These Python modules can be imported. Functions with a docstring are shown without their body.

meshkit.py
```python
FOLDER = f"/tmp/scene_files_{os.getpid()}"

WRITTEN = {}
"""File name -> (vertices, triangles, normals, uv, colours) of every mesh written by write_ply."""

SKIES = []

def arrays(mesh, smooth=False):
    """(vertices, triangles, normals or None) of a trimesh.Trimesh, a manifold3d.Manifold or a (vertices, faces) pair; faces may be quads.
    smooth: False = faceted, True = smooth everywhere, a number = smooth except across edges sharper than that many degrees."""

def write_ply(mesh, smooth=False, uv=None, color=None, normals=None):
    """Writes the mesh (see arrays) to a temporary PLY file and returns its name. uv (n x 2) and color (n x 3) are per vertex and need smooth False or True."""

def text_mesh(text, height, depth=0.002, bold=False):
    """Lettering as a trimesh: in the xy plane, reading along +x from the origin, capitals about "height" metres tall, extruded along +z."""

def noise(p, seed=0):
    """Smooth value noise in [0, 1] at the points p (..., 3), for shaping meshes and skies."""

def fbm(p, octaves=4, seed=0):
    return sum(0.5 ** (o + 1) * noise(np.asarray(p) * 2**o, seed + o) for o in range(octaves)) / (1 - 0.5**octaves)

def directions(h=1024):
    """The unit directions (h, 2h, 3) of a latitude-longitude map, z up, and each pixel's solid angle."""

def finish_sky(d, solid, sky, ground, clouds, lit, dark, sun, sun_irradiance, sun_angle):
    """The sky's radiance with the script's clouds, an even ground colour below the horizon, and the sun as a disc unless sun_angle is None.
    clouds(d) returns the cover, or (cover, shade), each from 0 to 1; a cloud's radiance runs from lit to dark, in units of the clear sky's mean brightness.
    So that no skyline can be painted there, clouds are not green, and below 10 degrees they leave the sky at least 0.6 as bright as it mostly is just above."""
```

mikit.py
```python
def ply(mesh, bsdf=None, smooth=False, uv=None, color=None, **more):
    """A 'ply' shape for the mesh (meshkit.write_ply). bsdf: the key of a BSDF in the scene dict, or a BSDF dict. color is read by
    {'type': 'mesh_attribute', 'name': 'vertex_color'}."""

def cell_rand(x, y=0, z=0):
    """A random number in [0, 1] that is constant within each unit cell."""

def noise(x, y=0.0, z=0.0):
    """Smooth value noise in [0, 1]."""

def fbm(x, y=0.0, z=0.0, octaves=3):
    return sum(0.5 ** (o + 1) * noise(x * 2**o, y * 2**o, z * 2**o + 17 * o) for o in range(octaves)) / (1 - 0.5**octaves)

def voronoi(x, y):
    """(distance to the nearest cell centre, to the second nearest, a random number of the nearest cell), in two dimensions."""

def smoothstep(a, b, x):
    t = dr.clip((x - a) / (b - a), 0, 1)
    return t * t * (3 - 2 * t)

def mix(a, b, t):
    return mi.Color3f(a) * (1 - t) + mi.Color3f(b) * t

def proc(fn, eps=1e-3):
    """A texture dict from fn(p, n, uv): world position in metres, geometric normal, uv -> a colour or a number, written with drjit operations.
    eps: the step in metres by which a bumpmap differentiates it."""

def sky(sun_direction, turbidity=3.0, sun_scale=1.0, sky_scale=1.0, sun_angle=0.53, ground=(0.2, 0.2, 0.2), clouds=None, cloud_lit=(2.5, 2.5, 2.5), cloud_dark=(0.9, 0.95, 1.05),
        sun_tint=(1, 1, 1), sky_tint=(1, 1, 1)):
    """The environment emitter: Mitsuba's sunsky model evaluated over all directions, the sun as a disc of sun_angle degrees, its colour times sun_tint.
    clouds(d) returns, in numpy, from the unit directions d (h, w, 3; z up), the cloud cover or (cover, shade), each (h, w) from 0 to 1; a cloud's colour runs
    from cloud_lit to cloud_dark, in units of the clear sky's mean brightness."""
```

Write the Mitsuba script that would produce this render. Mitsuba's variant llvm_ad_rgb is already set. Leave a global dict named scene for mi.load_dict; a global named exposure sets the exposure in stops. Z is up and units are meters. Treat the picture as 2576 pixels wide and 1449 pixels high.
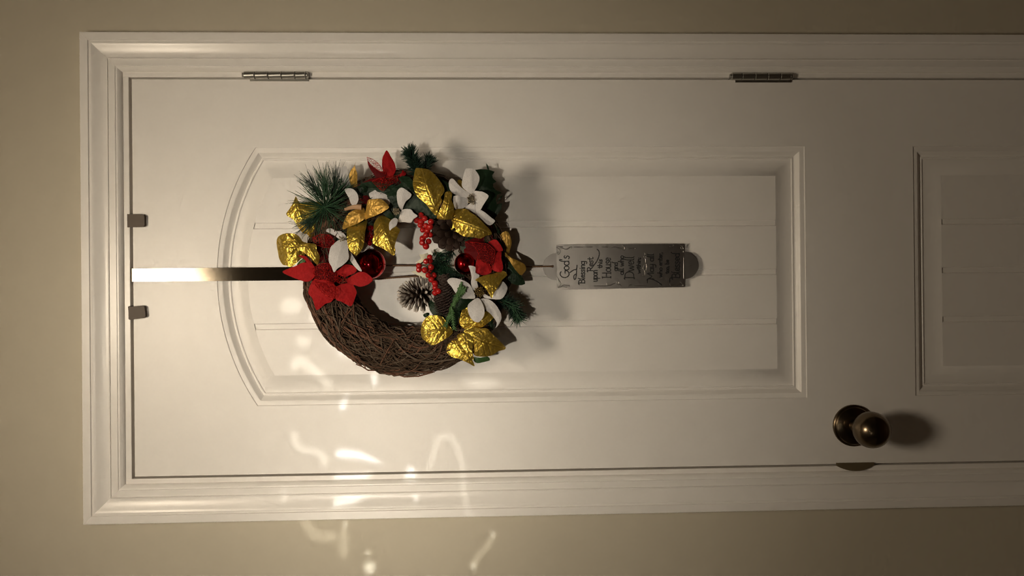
import math, random
import numpy as np, trimesh, mitsuba as mi, mikit, meshkit
import drjit as dr
from scipy.spatial import Delaunay, Voronoi
from shapely.geometry import Polygon, LineString, Point, MultiPolygon, box as sbox
from shapely.ops import unary_union
import shapely, shapely.affinity

random.seed(7)
rng = np.random.default_rng(11)
T = mi.ScalarTransform4f
scene, labels = {}, {}
exposure = 0.0

# ------------------------------------------------------------------ camera (phone held sideways: the door's top is at the picture's left)
FOCAL = 1935.0
EYE = np.array([-0.02433, -1.20005, 1.50358])
PITCH, YAW, ROLL = 0.037395, 0.002747, -0.009433
FWD = np.array([math.sin(YAW) * math.cos(PITCH), math.cos(YAW) * math.cos(PITCH), -math.sin(PITCH)])
_r = np.cross(FWD, [1.0, 0, 0]); _r /= np.linalg.norm(_r)
_u = np.cross(_r, FWD)
RIGHT = _r * math.cos(ROLL) + _u * math.sin(ROLL)
UP = -_r * math.sin(ROLL) + _u * math.cos(ROLL)
scene['camera'] = {'type': 'perspective', 'fov': 2 * math.degrees(math.atan(1288 / FOCAL)), 'fov_axis': 'x',
                   'near_clip': 0.02, 'far_clip': 50.0,
                   'to_world': T().look_at(origin=EYE.tolist(), target=(EYE + FWD).tolist(), up=UP.tolist())}


def at(u, v, depth=0.0):
    """The point seen at that place of the photograph, depth metres in front of the door's face."""
    d = FWD + RIGHT * (u - 1288) / FOCAL - UP * (v - 724.5) / FOCAL
    return EYE + d * ((-depth - EYE[1]) / d[1])


# ------------------------------------------------------------------ lights: an unseen ceiling lamp near the door, an unseen two-bulb pendant behind the viewer
LAMP_A = np.array([-0.05, -1.00, 2.44])          # unseen ceiling lamp lighting the door from above, centre of its base
LAMP_B = np.array([-0.78, -2.22, 1.87])          # unseen pendant, placed to light the door from behind the viewer
A_RAD, B_RAD = 39.0, 14.0
BEAM, POOLS = 13.0, (1.35, .42)                                   # strength of the added gobo cans and of the unseen spot lamps
A_COL, B_COL = np.array([1.0, 0.84, 0.63]), np.array([1.0, 0.90, 0.74])

# ------------------------------------------------------------------ helpers
def add(key, mesh, mat, smooth=False, label=None, cat=None, group=None, kind=None, **kw):
    assert key not in scene, key
    scene[key] = mikit.ply(mesh, mat, smooth=smooth, **kw)
    lab = {k: v for k, v in dict(label=label, category=cat, group=group, kind=kind).items() if v}
    if lab:
        labels[key] = lab
    return key


used = {}


def num(name):
    n = used.get(name, -1) + 1
    used[name] = n
    return name if n == 0 else f'{name}_{n:03d}'


def rgb(*c):
    return {'type': 'rgb', 'value': list(c)}


def mat(name, **kw):
    bump = kw.pop('bump', None)
    d = {'type': 'principled', **kw}
    if bump is not None:
        fn, eps, sc = bump
        d = {'type': 'bumpmap', 'arbitrary': mikit.proc(fn, eps), 'scale': sc, 'bsdf': d}
    scene[name] = {'type': 'twosided', 'bsdf': d}


def cat(ms):
    return trimesh.util.concatenate(ms)


def bx(x0, x1, y0, y1, z0, z1):
    m = trimesh.creation.box(extents=[x1 - x0, y1 - y0, z1 - z0])
    m.apply_translation([(x0 + x1) / 2, (y0 + y1) / 2, (z0 + z1) / 2])
    return m


def spline(pts, n=6, closed=False):
    p = np.asarray(pts, float)
    k = len(p)
    out = []
    for i in range(k if closed else k - 1):
        if closed:
            a, b, c, d = p[(i - 1) % k], p[i], p[(i + 1) % k], p[(i + 2) % k]
        else:
            a, b, c, d = p[max(i - 1, 0)], p[i], p[i + 1], p[min(i + 2, k - 1)]
        for t in np.arange(n) / n:
            out.append(0.5 * (2 * b + (c - a) * t + (2 * a - 5 * b + 4 * c - d) * t * t + (3 * b - a - 3 * c + d) * t ** 3))
    if not closed:
        out.append(p[-1])
    return np.array(out)


def tube(pts, rad, sides=6, caps=True):
    """A round tube along a polyline as (vertices, faces); rad is a number or one per point."""
    p = np.asarray(pts, float)
    n = len(p)
    rad = np.broadcast_to(rad, (n,)).astype(float)
    t = np.gradient(p, axis=0)
    t /= np.linalg.norm(t, axis=1, keepdims=True) + 1e-12
    a = np.cross(t[0], [0.31, 0.52, 0.79])
    A = np.empty_like(p)
    for i in range(n):
        a = a - t[i] * (a @ t[i])
        a /= np.linalg.norm(a) + 1e-12
        A[i] = a
    B = np.cross(t, A)
    ang = np.arange(sides) * 2 * np.pi / sides
    v = (p[:, None] + rad[:, None, None] * (np.cos(ang)[None, :, None] * A[:, None] + np.sin(ang)[None, :, None] * B[:, None])).reshape(-1, 3)
    i, j = np.meshgrid(np.arange(n - 1), np.arange(sides), indexing='ij')
    q = np.stack([i * sides + j, i * sides + (j + 1) % sides, (i + 1) * sides + (j + 1) % sides, (i + 1) * sides + j], -1).reshape(-1, 4)
    f = np.vstack([q[:, [0, 1, 2]], q[:, [0, 2, 3]]])
    if caps:
        v = np.vstack([v, p[:1], p[-1:]])
        j = np.arange(sides)
        f = np.vstack([f, np.stack([(j + 1) % sides, j, 0 * j + n * sides], 1),
                       np.stack([(n - 1) * sides + j, (n - 1) * sides + (j + 1) % sides, 0 * j + n * sides + 1], 1)])
    return v, f


def merge(parts):
    vs, fs, o = [], [], 0
    for v, f in parts:
        vs.append(v); fs.append(np.asarray(f) + o); o += len(v)
    return np.vstack(vs), np.vstack(fs)


def lathe(profile, sections=48):
    """Profile (radius, height) turned about +z."""
    return trimesh.creation.revolve(np.asarray(profile, float), sections=sections)


def facing_room(m):
    """+z of the mesh turned to -y (out of the door)."""
    m.apply_transform(trimesh.transformations.rotation_matrix(math.pi / 2, [1, 0, 0]))
    return m


def strips(loops, closed=True):
    """Quads between successive loops of equally many points."""
    k = len(loops[0])
    v = np.vstack(loops)
    f = []
    for r in range(len(loops) - 1):
        for i in range(k if closed else k - 1):
            j = (i + 1) % k
            f.append([r * k + i, r * k + j, (r + 1) * k + j, (r + 1) * k + i])
    return v, np.array(f)


def tri_poly(poly):
    """A flat triangulation of a shapely polygon (with holes): 2D vertices, faces."""
    return trimesh.creation.triangulate_polygon(poly, engine='earcut')


# ------------------------------------------------------------------ materials
def paint_bump(p, n, uv):
    return mikit.fbm(p.x * 330, p.y * 330, p.z * 330, octaves=2)


def wall_bump(p, n, uv):
    return mikit.fbm(p.x * 210, p.y * 210, p.z * 210, octaves=2)


mat('door_paint', base_color=rgb(0.78, 0.755, 0.725), roughness=0.34, specular=0.42, bump=(paint_bump, 6e-4, 0.00022))
mat('trim_paint', base_color=rgb(0.78, 0.755, 0.725), roughness=0.28, specular=0.5)
mat('wall_paint', base_color=rgb(0.50, 0.455, 0.365), roughness=0.55, specular=0.3, bump=(wall_bump, 1e-3, 0.0003))
mat('ceiling_paint', base_color=rgb(0.60, 0.57, 0.52), roughness=0.9, specular=0.1)  # unseen ceiling, toned down so the hanger strip reflects darker
mat('unseen_floor_brown', base_color=rgb(0.075, 0.036, 0.014), roughness=0.45, specular=0.4)  # unseen floor, kept dark and warm to tune the bounced light
mat('hinge_steel', base_color=rgb(0.42, 0.41, 0.38), metallic=0.95, roughness=0.32)
scene['brushed_steel'] = {'type': 'twosided', 'bsdf': {'type': 'roughconductor', 'distribution': 'beckmann', 'alpha': 0.028, 'specular_reflectance': rgb(0.22, 0.19, 0.15)}}
mat('brown_hook', base_color=rgb(0.085, 0.062, 0.045), roughness=0.55, specular=0.4)
mat('dark_bronze', base_color=rgb(0.155, 0.118, 0.078), metallic=1.0, roughness=0.22)
mat('strike_metal', base_color=rgb(0.20, 0.16, 0.095), metallic=0.6, roughness=0.45)


def pewter_bump(p, n, uv):
    return mikit.fbm(p.x * 260, p.y * 260, p.z * 260, octaves=3)


mat('pewter', base_color=rgb(0.35, 0.33, 0.315), metallic=1.0, roughness=0.36, bump=(pewter_bump, 8e-4, 0.00014))
mat('pewter_relief', base_color=rgb(0.62, 0.60, 0.57), metallic=1.0, roughness=0.28)
mat('black_enamel', base_color=rgb(0.012, 0.012, 0.013), roughness=0.5, specular=0.3)
mat('twine_fibre', base_color=rgb(0.20, 0.115, 0.065), roughness=0.95, specular=0.1)


def bark_colour(p, n, uv):
    return mikit.mix((0.028, 0.018, 0.011), (0.098, 0.061, 0.039), mikit.fbm(p.x * 160, p.y * 160, p.z * 160, octaves=3))


mat('bark', base_color=mikit.proc(bark_colour), roughness=0.8, specular=0.2)
mat('bark_reddish', base_color=rgb(0.115, 0.056, 0.034), roughness=0.75, specular=0.25)
mat('bark_grey', base_color=rgb(0.095, 0.070, 0.050), roughness=0.8, specular=0.2)
mat('bark_dark', base_color=rgb(0.040, 0.026, 0.017), roughness=0.9, specular=0.1)


def glitter(p, n, uv):
    """Specks a fraction of a millimetre across."""
    return mikit.cell_rand(dr.floor(p.x * 2300), dr.floor(p.y * 2300), dr.floor(p.z * 2300))


def gold_bump(p, n, uv):
    return mikit.fbm(p.x * 420, p.y * 420, p.z * 420, octaves=3)


def gold_colour(p, n, uv):
    c = mikit.mix((0.46, 0.29, 0.030), (0.70, 0.50, 0.085), mikit.fbm(p.x * 120, p.y * 120, p.z * 120, octaves=2))
    return mikit.mix(c, (0.95, 0.85, 0.55), mikit.smoothstep(0.965, 0.98, glitter(p, n, uv)))


mat('gold_foil', base_color=mikit.proc(gold_colour), metallic=0.85, roughness=0.33, bump=(gold_bump, 5e-4, 0.0006))
mat('gold_cloth', base_color=rgb(0.42, 0.245, 0.045), metallic=0.55, roughness=0.42, bump=(gold_bump, 5e-4, 0.0005))


def velvet_colour(p, n, uv):
    return mikit.mix((0.23, 0.005, 0.007), (0.33, 0.010, 0.011), mikit.fbm(p.x * 500, p.y * 500, p.z * 500, octaves=2))


mat('red_velvet', base_color=mikit.proc(velvet_colour), roughness=0.75, specular=0.15, sheen=0.3, sheen_tint=1.0)
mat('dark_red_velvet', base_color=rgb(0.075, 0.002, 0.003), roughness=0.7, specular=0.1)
mat('red_glitter', base_color=rgb(0.46, 0.012, 0.010), metallic=0.75, roughness=0.3)


def felt_colour(p, n, uv):
    return mikit.mix((0.45, 0.435, 0.43), (0.60, 0.585, 0.58), mikit.fbm(p.x * 700, p.y * 700, p.z * 700, octaves=2))


mat('white_felt', base_color=mikit.proc(felt_colour), roughness=0.9, specular=0.1, sheen=0.3)
mat('cream_leaf', base_color=rgb(0.55, 0.52, 0.40), roughness=0.5, specular=0.3)
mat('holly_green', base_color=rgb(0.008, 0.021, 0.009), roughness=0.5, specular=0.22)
mat('needle_green', base_color=rgb(0.022, 0.062, 0.030), roughness=0.45, specular=0.4)
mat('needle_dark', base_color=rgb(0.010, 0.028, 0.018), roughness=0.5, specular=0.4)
mat('cedar_green', base_color=rgb(0.045, 0.105, 0.030), roughness=0.5, specular=0.3)
mat('red_mirror', base_color=rgb(0.62, 0.010, 0.014), metallic=1.0, roughness=0.07)
mat('berry_red', base_color=rgb(0.33, 0.010, 0.009), roughness=0.24, specular=0.5)
mat('berry_glossy', base_color=rgb(0.30, 0.006, 0.012), metallic=0.5, roughness=0.18)
mat('cone_brown', base_color={'type': 'mesh_attribute', 'name': 'vertex_color'}, roughness=0.65, specular=0.12)
mat('silver_bead', base_color=rgb(0.75, 0.68, 0.52), metallic=1.0, roughness=0.18)
mat('gold_bead', base_color=rgb(0.42, 0.31, 0.12), metallic=1.0, roughness=0.25)
mat('tan_wood', base_color=rgb(0.42, 0.26, 0.15), roughness=0.7, specular=0.2)
mat('lamp_metal', base_color=rgb(0.5, 0.42, 0.3), metallic=1.0, roughness=0.3)

# ------------------------------------------------------------------ the room
W2, ZT = 0.305, 2.04                                   # the door: 61 cm wide, its top edge
JAMB, HEAD = W2 + 0.003, ZT + 0.004
XL, XR, YB, ZC = -3.4, 3.2, -6.0, 2.44  # unseen room behind the viewer, made large to limit bounced light
wall = Polygon([(XL, 0), (XR, 0), (XR, ZC), (XL, ZC)], [[(-JAMB - .018, 0.001), (JAMB + .018, 0.001), (JAMB + .018, HEAD + .018), (-JAMB - .018, HEAD + .018)]])
m = trimesh.creation.extrude_polygon(wall, 0.11, engine='earcut')
m.vertices = m.vertices[:, [0, 2, 1]]; m.invert()
add('wall_front', m, 'wall_paint', label='beige painted wall around the white door', kind='structure')
add('wall_left', bx(XL - .1, XL, YB, 0, 0, ZC), 'wall_paint', label='unseen beige side wall on the knob side, set far off to limit bounce', kind='structure')
add('wall_right', bx(XR, XR + .1, YB, 0, 0, ZC), 'wall_paint', label='unseen beige side wall on the hinge side, set far off to limit bounce', kind='structure')
add('wall_back', bx(XL - .1, XR + .1, YB - .1, YB, 0, ZC), 'wall_paint', label='unseen beige wall facing the door, set far off to limit bounce', kind='structure')
add('floor', bx(XL - .1, XR + .1, YB - .1, .11, -.1, 0), 'unseen_floor_brown', label='unseen dark floor, toned to limit bounced light', kind='structure')
add('ceiling', bx(XL - .1, XR + .1, YB - .1, .11, ZC, ZC + .1), 'ceiling_paint', label='unseen ceiling, toned down for its reflection', kind='structure')

# casing: one moulding profile (distance from the outer edge, height off the wall), mitred at the corners
OUT, TOP = 0.3722, 2.1097
PROFILE = [(0, 0), (0, .0155), (.0008, .0163), (.0120, .0163), (.0128, .0146), (.0145, .0146), (.0165, .0152), (.0185, .0148)]
PROFILE += [(.0185 + .0180 * t, .0148 - .0052 * math.sin(t * math.pi / 2)) for t in np.linspace(.1, 1, 9)]
PROFILE += [(.0385, .0104), (.0388, .0088), (.0488, .0086), (.0492, .0076), (.0515, .0074), (.0540, .0060), (.0560, .0035), (.0567, .0015), (.0567, 0)]


def casing(side):
    rows = []
    for t, h in PROFILE:
        if side == 'head':
            rows.append([(-(OUT - t), -h, TOP - t), (OUT - t, -h, TOP - t)])
        else:
            x = OUT - t if side == 'right' else -(OUT - t)
            rows.append([(x, -h, 0), (x, -h, TOP - t)])
    v, f = strips([np.array(r, float) for r in rows], closed=False)
    if side != 'left':
        f = f[:, ::-1]
    return v, f


for i, s in enumerate(('head', 'left', 'right')):
    add(f'trim_{i + 1}', casing(s), 'trim_paint', smooth=24, kind='structure',
        label={'head': 'white moulded casing above the door', 'left': 'white moulded casing beside the knob edge of the door', 'right': 'white moulded casing beside the hinges'}[s])


jl = trimesh.creation.extrude_polygon(sbox(0, 0, .018, .11).buffer(-.0012).buffer(.0012, quad_segs=3), HEAD + .018, engine='earcut')
jr = jl.copy()
jl.apply_translation([-JAMB - .018, 0, 0]); jr.apply_translation([JAMB, 0, 0])
add('trim_4', jl, 'trim_paint', smooth=30, kind='structure', label='white door jamb on the knob side')
add('trim_5', jr, 'trim_paint', smooth=30, kind='structure', label='white door jamb on the hinge side')
jh = trimesh.creation.extrude_polygon(sbox(0, 0, .018, .11).buffer(-.0012).buffer(.0012, quad_segs=3), 2 * JAMB, engine='earcut')
jh.apply_transform(trimesh.transformations.rotation_matrix(math.pi / 2, [0, 1, 0]))
jh.apply_translation([-JAMB, 0, HEAD + .018])
add('trim_6', jh, 'trim_paint', smooth=30, kind='structure', label='white head jamb over the door')
# stops behind the door's edges
stop = cat([bx(-JAMB, -JAMB + .014, .042, .075, 0, HEAD), bx(JAMB - .014, JAMB, .042, .075, 0, HEAD), bx(-JAMB + .014, JAMB - .014, .042, .075, HEAD - .014, HEAD)])
add('trim_7', stop, 'trim_paint', kind='structure', label='white stop behind the door leaf')

# ------------------------------------------------------------------ the lamps (out of view)
base = lathe([(0, 0), (.175, 0), (.175, -.012), (.160, -.022), (.150, -.022), (0, -.022)], 48)
base.apply_translation(LAMP_A); base.fix_normals()
add('unseen_ceiling_lamp__base', base, 'lamp_metal', smooth=30)
dome = lathe([(.150 * math.sin(a), -.022 - .095 * math.cos(a)) for a in np.linspace(0, math.pi / 2, 14)], 48)
dome.apply_translation(LAMP_A); dome.fix_normals()
if dome.face_normals[:, 2].sum() > 0:
    dome.invert()
add('unseen_ceiling_lamp__shade', dome, 'white_felt', smooth=True)
scene['unseen_ceiling_lamp__shade']['emitter'] = {'type': 'area', 'radiance': rgb(*(A_COL * A_RAD)), 'sampling_weight': 4.0}
labels['unseen_ceiling_lamp'] = {'label': 'unseen round flush ceiling lamp with a domed glass shade', 'category': 'lamp'}
wb = lathe([(0, 0), (.05, 0), (.05, -.01), (.012, -.03), (0, -.03)], 32)
wb.apply_translation([LAMP_B[0], LAMP_B[1], ZC]); wb.fix_normals()
add('unseen_pendant_lamp__canopy', wb, 'lamp_metal', smooth=30)
arm = merge([tube([(LAMP_B[0], LAMP_B[1], ZC - .02), (LAMP_B[0], LAMP_B[1], LAMP_B[2] - .02)], .005, 8),
             tube([(LAMP_B[0] - .085, LAMP_B[1], LAMP_B[2] - .03), (LAMP_B[0] + .085, LAMP_B[1], LAMP_B[2] - .03)], .006, 8)])
add('unseen_pendant_lamp__rod', arm, 'lamp_metal', smooth=True)
for k, sx in enumerate((-1, 1)):
    b = lathe([(1e-6, -.03), (.012, -.028), (.014, -.012), (.022, .004), (.026, .02), (.022, .038), (.012, .048), (1e-6, .05)], 24)
    b.apply_translation([LAMP_B[0] + sx * .085, LAMP_B[1], LAMP_B[2]]); b.fix_normals()
    key = 'unseen_pendant_lamp__bulb' + ('' if k == 0 else '_001')
    add(key, b, 'white_felt', smooth=True)
    scene[key]['emitter'] = {'type': 'area', 'radiance': rgb(*(B_COL * B_RAD)), 'sampling_weight': 2.0}
labels['unseen_pendant_lamp'] = {'label': 'unseen pendant lamp with two bulbs, placed to light the door from behind the viewer', 'category': 'lamp'}

# added gobo cans, standing in for light patches from a glass lamp: a tiny bright filament in a closed can throws the shapes of the can's cut-outs onto door and wall
def dots(*rows):
    return [shapely.affinity.scale(Point(u, v).buffer(1, quad_segs=4), a, b) for u, v, a, b in rows]


def band(pts, w):
    return [LineString(spline(pts, 6)).buffer(w, quad_segs=3)]


CUTS = {
    'bright': (1.0, dots((833, 862, 9, 12), (853, 891, 8, 8), (876, 894, 10, 8), (862, 1022, 9, 14), (868, 1003, 5, 7), (1032, 1188, 10, 17), (1034, 1197, 20, 8))),
    'middle': (.5, dots((938, 955, 11, 15), (940, 968, 7, 10), (1167, 957, 3, 9), (1050, 1247, 6, 14), (868, 1318, 5, 14), (930, 1428, 16, 18), (926, 1392, 6, 10), (1240, 1345, 6, 12), (1191, 1424, 6, 14))
                + [Polygon(spline([(846, 1132), (880, 1132), (915, 1140), (945, 1155), (966, 1174), (940, 1166), (905, 1157), (870, 1153), (848, 1152)], 4, True)),
                   Polygon([(838, 1193), (935, 1188), (930, 1203), (840, 1206)]), Polygon([(842, 1245), (935, 1240), (900, 1258), (845, 1266)])]),
    'faint': (.075, band([(1080, 1178), (1092, 1140), (1098, 1112)], 5) + band([(1098, 1106), (1118, 1098), (1140, 1104)], 6) + band([(1146, 1112), (1158, 1150), (1165, 1195), (1172, 1240), (1182, 1268), (1194, 1292)], 5)
               + band([(738, 1092), (745, 1118), (765, 1133), (795, 1137), (812, 1148), (815, 1168)], 8) + band([(738, 922), (752, 906), (778, 926), (802, 948), (822, 970)], 12)
               + dots((762, 860, 20, 14), (730, 770, 28, 22), (720, 1240, 7, 20), (865, 1365, 13, 42), (1210, 968, 44, 11), (800, 800, 24, 20))
               + band([(1236, 1356), (1224, 1378), (1206, 1396), (1195, 1418)], 7) + band([(770, 1312), (790, 1345), (835, 1350)], 14)),
}
FIL, GAP = .00032, .12
for i, (name, (s, shapes)) in enumerate(CUTS.items()):
    o = LAMP_B + np.array([(i - 1) * .16, .10 + .01 * i, .10])
    aim = at(960, 1130) - o
    dist = np.linalg.norm(aim)
    zax = aim / dist
    xax = np.cross([0, 0, 1.0], zax); xax /= np.linalg.norm(xax)
    yax = np.cross(zax, xax)

    def to_can(u, v):
        w = np.array([at(a, b) for a, b in zip(u, v)]) - o
        w = w / (w @ zax)[:, None] * GAP
        return np.c_[w @ xax, w @ yax]

    cut = unary_union([Polygon(to_can(*np.array(g.exterior.coords).T)) for g in shapes]).buffer(0)
    front = trimesh.creation.extrude_polygon(Point(0, 0).buffer(.052, quad_segs=16).difference(cut), .0002, engine='earcut')
    can = trimesh.creation.revolve(np.array([(0, -.03), (.050, -.03), (.052, -.028), (.052, GAP + .0002), (.0515, GAP + .0002), (.0515, -.0275), (0, -.0275)]), sections=32)
    front.apply_translation([0, 0, GAP])
    M = np.eye(4); M[:3, 0], M[:3, 1], M[:3, 2], M[:3, 3] = xax, yax, zax, o
    key = 'added_gobo_can' + ('' if i == 0 else f'_{i:03d}')
    for part, mm in (('front', front), ('can', can)):
        mm.apply_transform(M)
        add(f'{key}__{part}', mm, 'black_enamel')
    cordp = o - zax * .02 + np.array([0, 0, .052])
    add(f'{key}__cord', tube([cordp, [cordp[0], cordp[1], ZC]], .0025, 6), 'black_enamel')
    fil = trimesh.creation.icosphere(subdivisions=1, radius=FIL)
    fil.apply_translation(o)
    add(f'{key}__filament', fil, 'lamp_metal')
    scene[f'{key}__filament']['emitter'] = {'type': 'area', 'radiance': rgb(*(np.array([1.0, .93, .77]) * s * BEAM * dist ** 2 / (math.pi * FIL ** 2))), 'sampling_weight': 1.5}
    labels[key] = {'label': f'added black gobo can with {("round holes", "round and crescent holes", "wavy slits")[i]} throwing light patches on the door', 'category': 'lantern', 'group': 'added gobo cans'}

# two unseen spot lamps, shaped and placed for their glow: a frosted bulb deep in a tube throws a soft-edged pool of light, a wide one on the upper door, a narrow one towards the knob side
RB, RA, HB = .030, .042, .20
for i, (aim, where, hb) in enumerate(((at(930, 950), (-0.26, -2.25, 2.0), HB), (at(1000, 1240), (-1.15, -2.30, 2.05), .55))):
    o = np.array(where)
    d = np.linalg.norm(aim - o)
    zax = (aim - o) / d
    xax = np.cross([0, 0, 1.0], zax); xax /= np.linalg.norm(xax)
    M = np.eye(4); M[:3, 0], M[:3, 1], M[:3, 2], M[:3, 3] = xax, np.cross(zax, xax), zax, o
    key = 'unseen_spot_lamp' + ('' if i == 0 else '_001')
    tube_ = trimesh.creation.revolve(np.array([(0, -.04), (RA + .002, -.04), (RA + .002, hb), (RA, hb), (RA, -.038), (0, -.038)]), sections=40)
    tube_.apply_transform(M)
    add(f'{key}__tube', tube_, 'black_enamel')
    add(f'{key}__rod', tube([o + [0, 0, .03], [o[0], o[1], ZC]], .006, 8), 'black_enamel')
    bulb = trimesh.creation.icosphere(subdivisions=3, radius=RB); bulb.apply_translation(o)
    add(f'{key}__bulb', bulb, 'white_felt', smooth=True)
    scene[f'{key}__bulb']['emitter'] = {'type': 'area', 'radiance': rgb(*(np.array([1.0, .885, .71]) * POOLS[i] * d * d / (math.pi * RB * RB))), 'sampling_weight': (3.0, 1.5)[i]}
    labels[key] = {'label': ('unseen short black tubular spot lamp placed to light the upper door', 'unseen long black tubular spot lamp placed to light the knob side')[i], 'category': 'lamp'}

# ------------------------------------------------------------------ the door leaf
labels['door_1'] = {'label': 'white moulded two-panel door with an arched upper panel, hung with a Christmas wreath', 'kind': 'structure'}
Y0 = 0.0012                                            # face of the leaf
R_ARCH, ZC_ARCH = 0.3616, 1.9134 - 0.3616


def arch_loop(d, n=36):
    """Outline of the upper panel, moved inwards by d."""
    h, r, z0 = 0.1995 - d, R_ARCH - d, 0.9923 + d
    zs = ZC_ARCH + math.sqrt(r * r - h * h)
    a = np.linspace(math.asin(h / r), -math.asin(h / r), n)
    side = np.linspace(0, 1, 8)[1:-1]
    return np.array([(h, z0)] + [(h, z0 + (zs - z0) * t) for t in side] + [(r * math.sin(x), ZC_ARCH + r * math.cos(x)) for x in a]
                    + [(-h, zs + (z0 - zs) * t) for t in side] + [(-h, z0)])


def rect_loop(d):
    h, z1, z0 = 0.1990 - d, 0.8168 - d, 0.16 + d
    return np.array([(h, z0), (h, z1), (-h, z1), (-h, z0)])


# moulding: (distance in from the outline, depth below the leaf's face)
MOULD = [(0, 0), (.0006, .0012), (.0012, .0014), (.0060, .0016), (.0078, .0022), (.0100, .0040), (.0125, .0066), (.0148, .0078), (.0156, .0078), (.0166, .0068),
         (.0182, .0068), (.0192, .0080), (.0205, .0084), (.0255, .0083), (.0305, .0078), (.0345, .0069), (.0385, .0056), (.0415, .0044), (.0440, .0032), (.0458, .0024), (.0466, .0022)]
FIELD_IN, FIELD_Y = .0466, Y0 + .0022
slab = Polygon([(-W2, .008), (W2, .008), (W2, ZT), (-W2, ZT)], [arch_loop(0), rect_loop(0)])
v2, f2 = tri_poly(slab)
front = trimesh.Trimesh(np.c_[v2[:, 0], np.full(len(v2), Y0), v2[:, 1]], f2, process=False)
if front.face_normals[0][1] > 0:
    front.invert()
sides = []
for a, b in (((-W2, .008), (W2, .008)), ((W2, .008), (W2, ZT)), ((W2, ZT), (-W2, ZT)), ((-W2, ZT), (-W2, .008))):
    sides.append((np.array([(a[0], Y0, a[1]), (b[0], Y0, b[1]), (b[0], .037, b[1]), (a[0], .037, a[1])]), np.array([[0, 1, 2], [0, 2, 3]])))
back = (np.array([(-W2, .037, .008), (W2, .037, .008), (W2, .037, ZT), (-W2, .037, ZT)]), np.array([[0, 1, 2], [0, 2, 3]]))
add('door_1__frame', merge([(front.vertices, front.faces)] + sides + [back]), 'door_paint', label='flat white stiles and rails')


def moulding(fn):
    loops = []
    for d, h in MOULD:
        l = fn(d)
        loops.append(np.c_[l[:, 0], np.full(len(l), Y0 + h), l[:, 1]])
    v, f = strips(loops)
    m = trimesh.Trimesh(v, np.vstack([f[:, [0, 1, 2]], f[:, [0, 2, 3]]]), process=False)
    if m.face_normals[0][1] > 0:
        m.invert()
    return m


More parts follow.
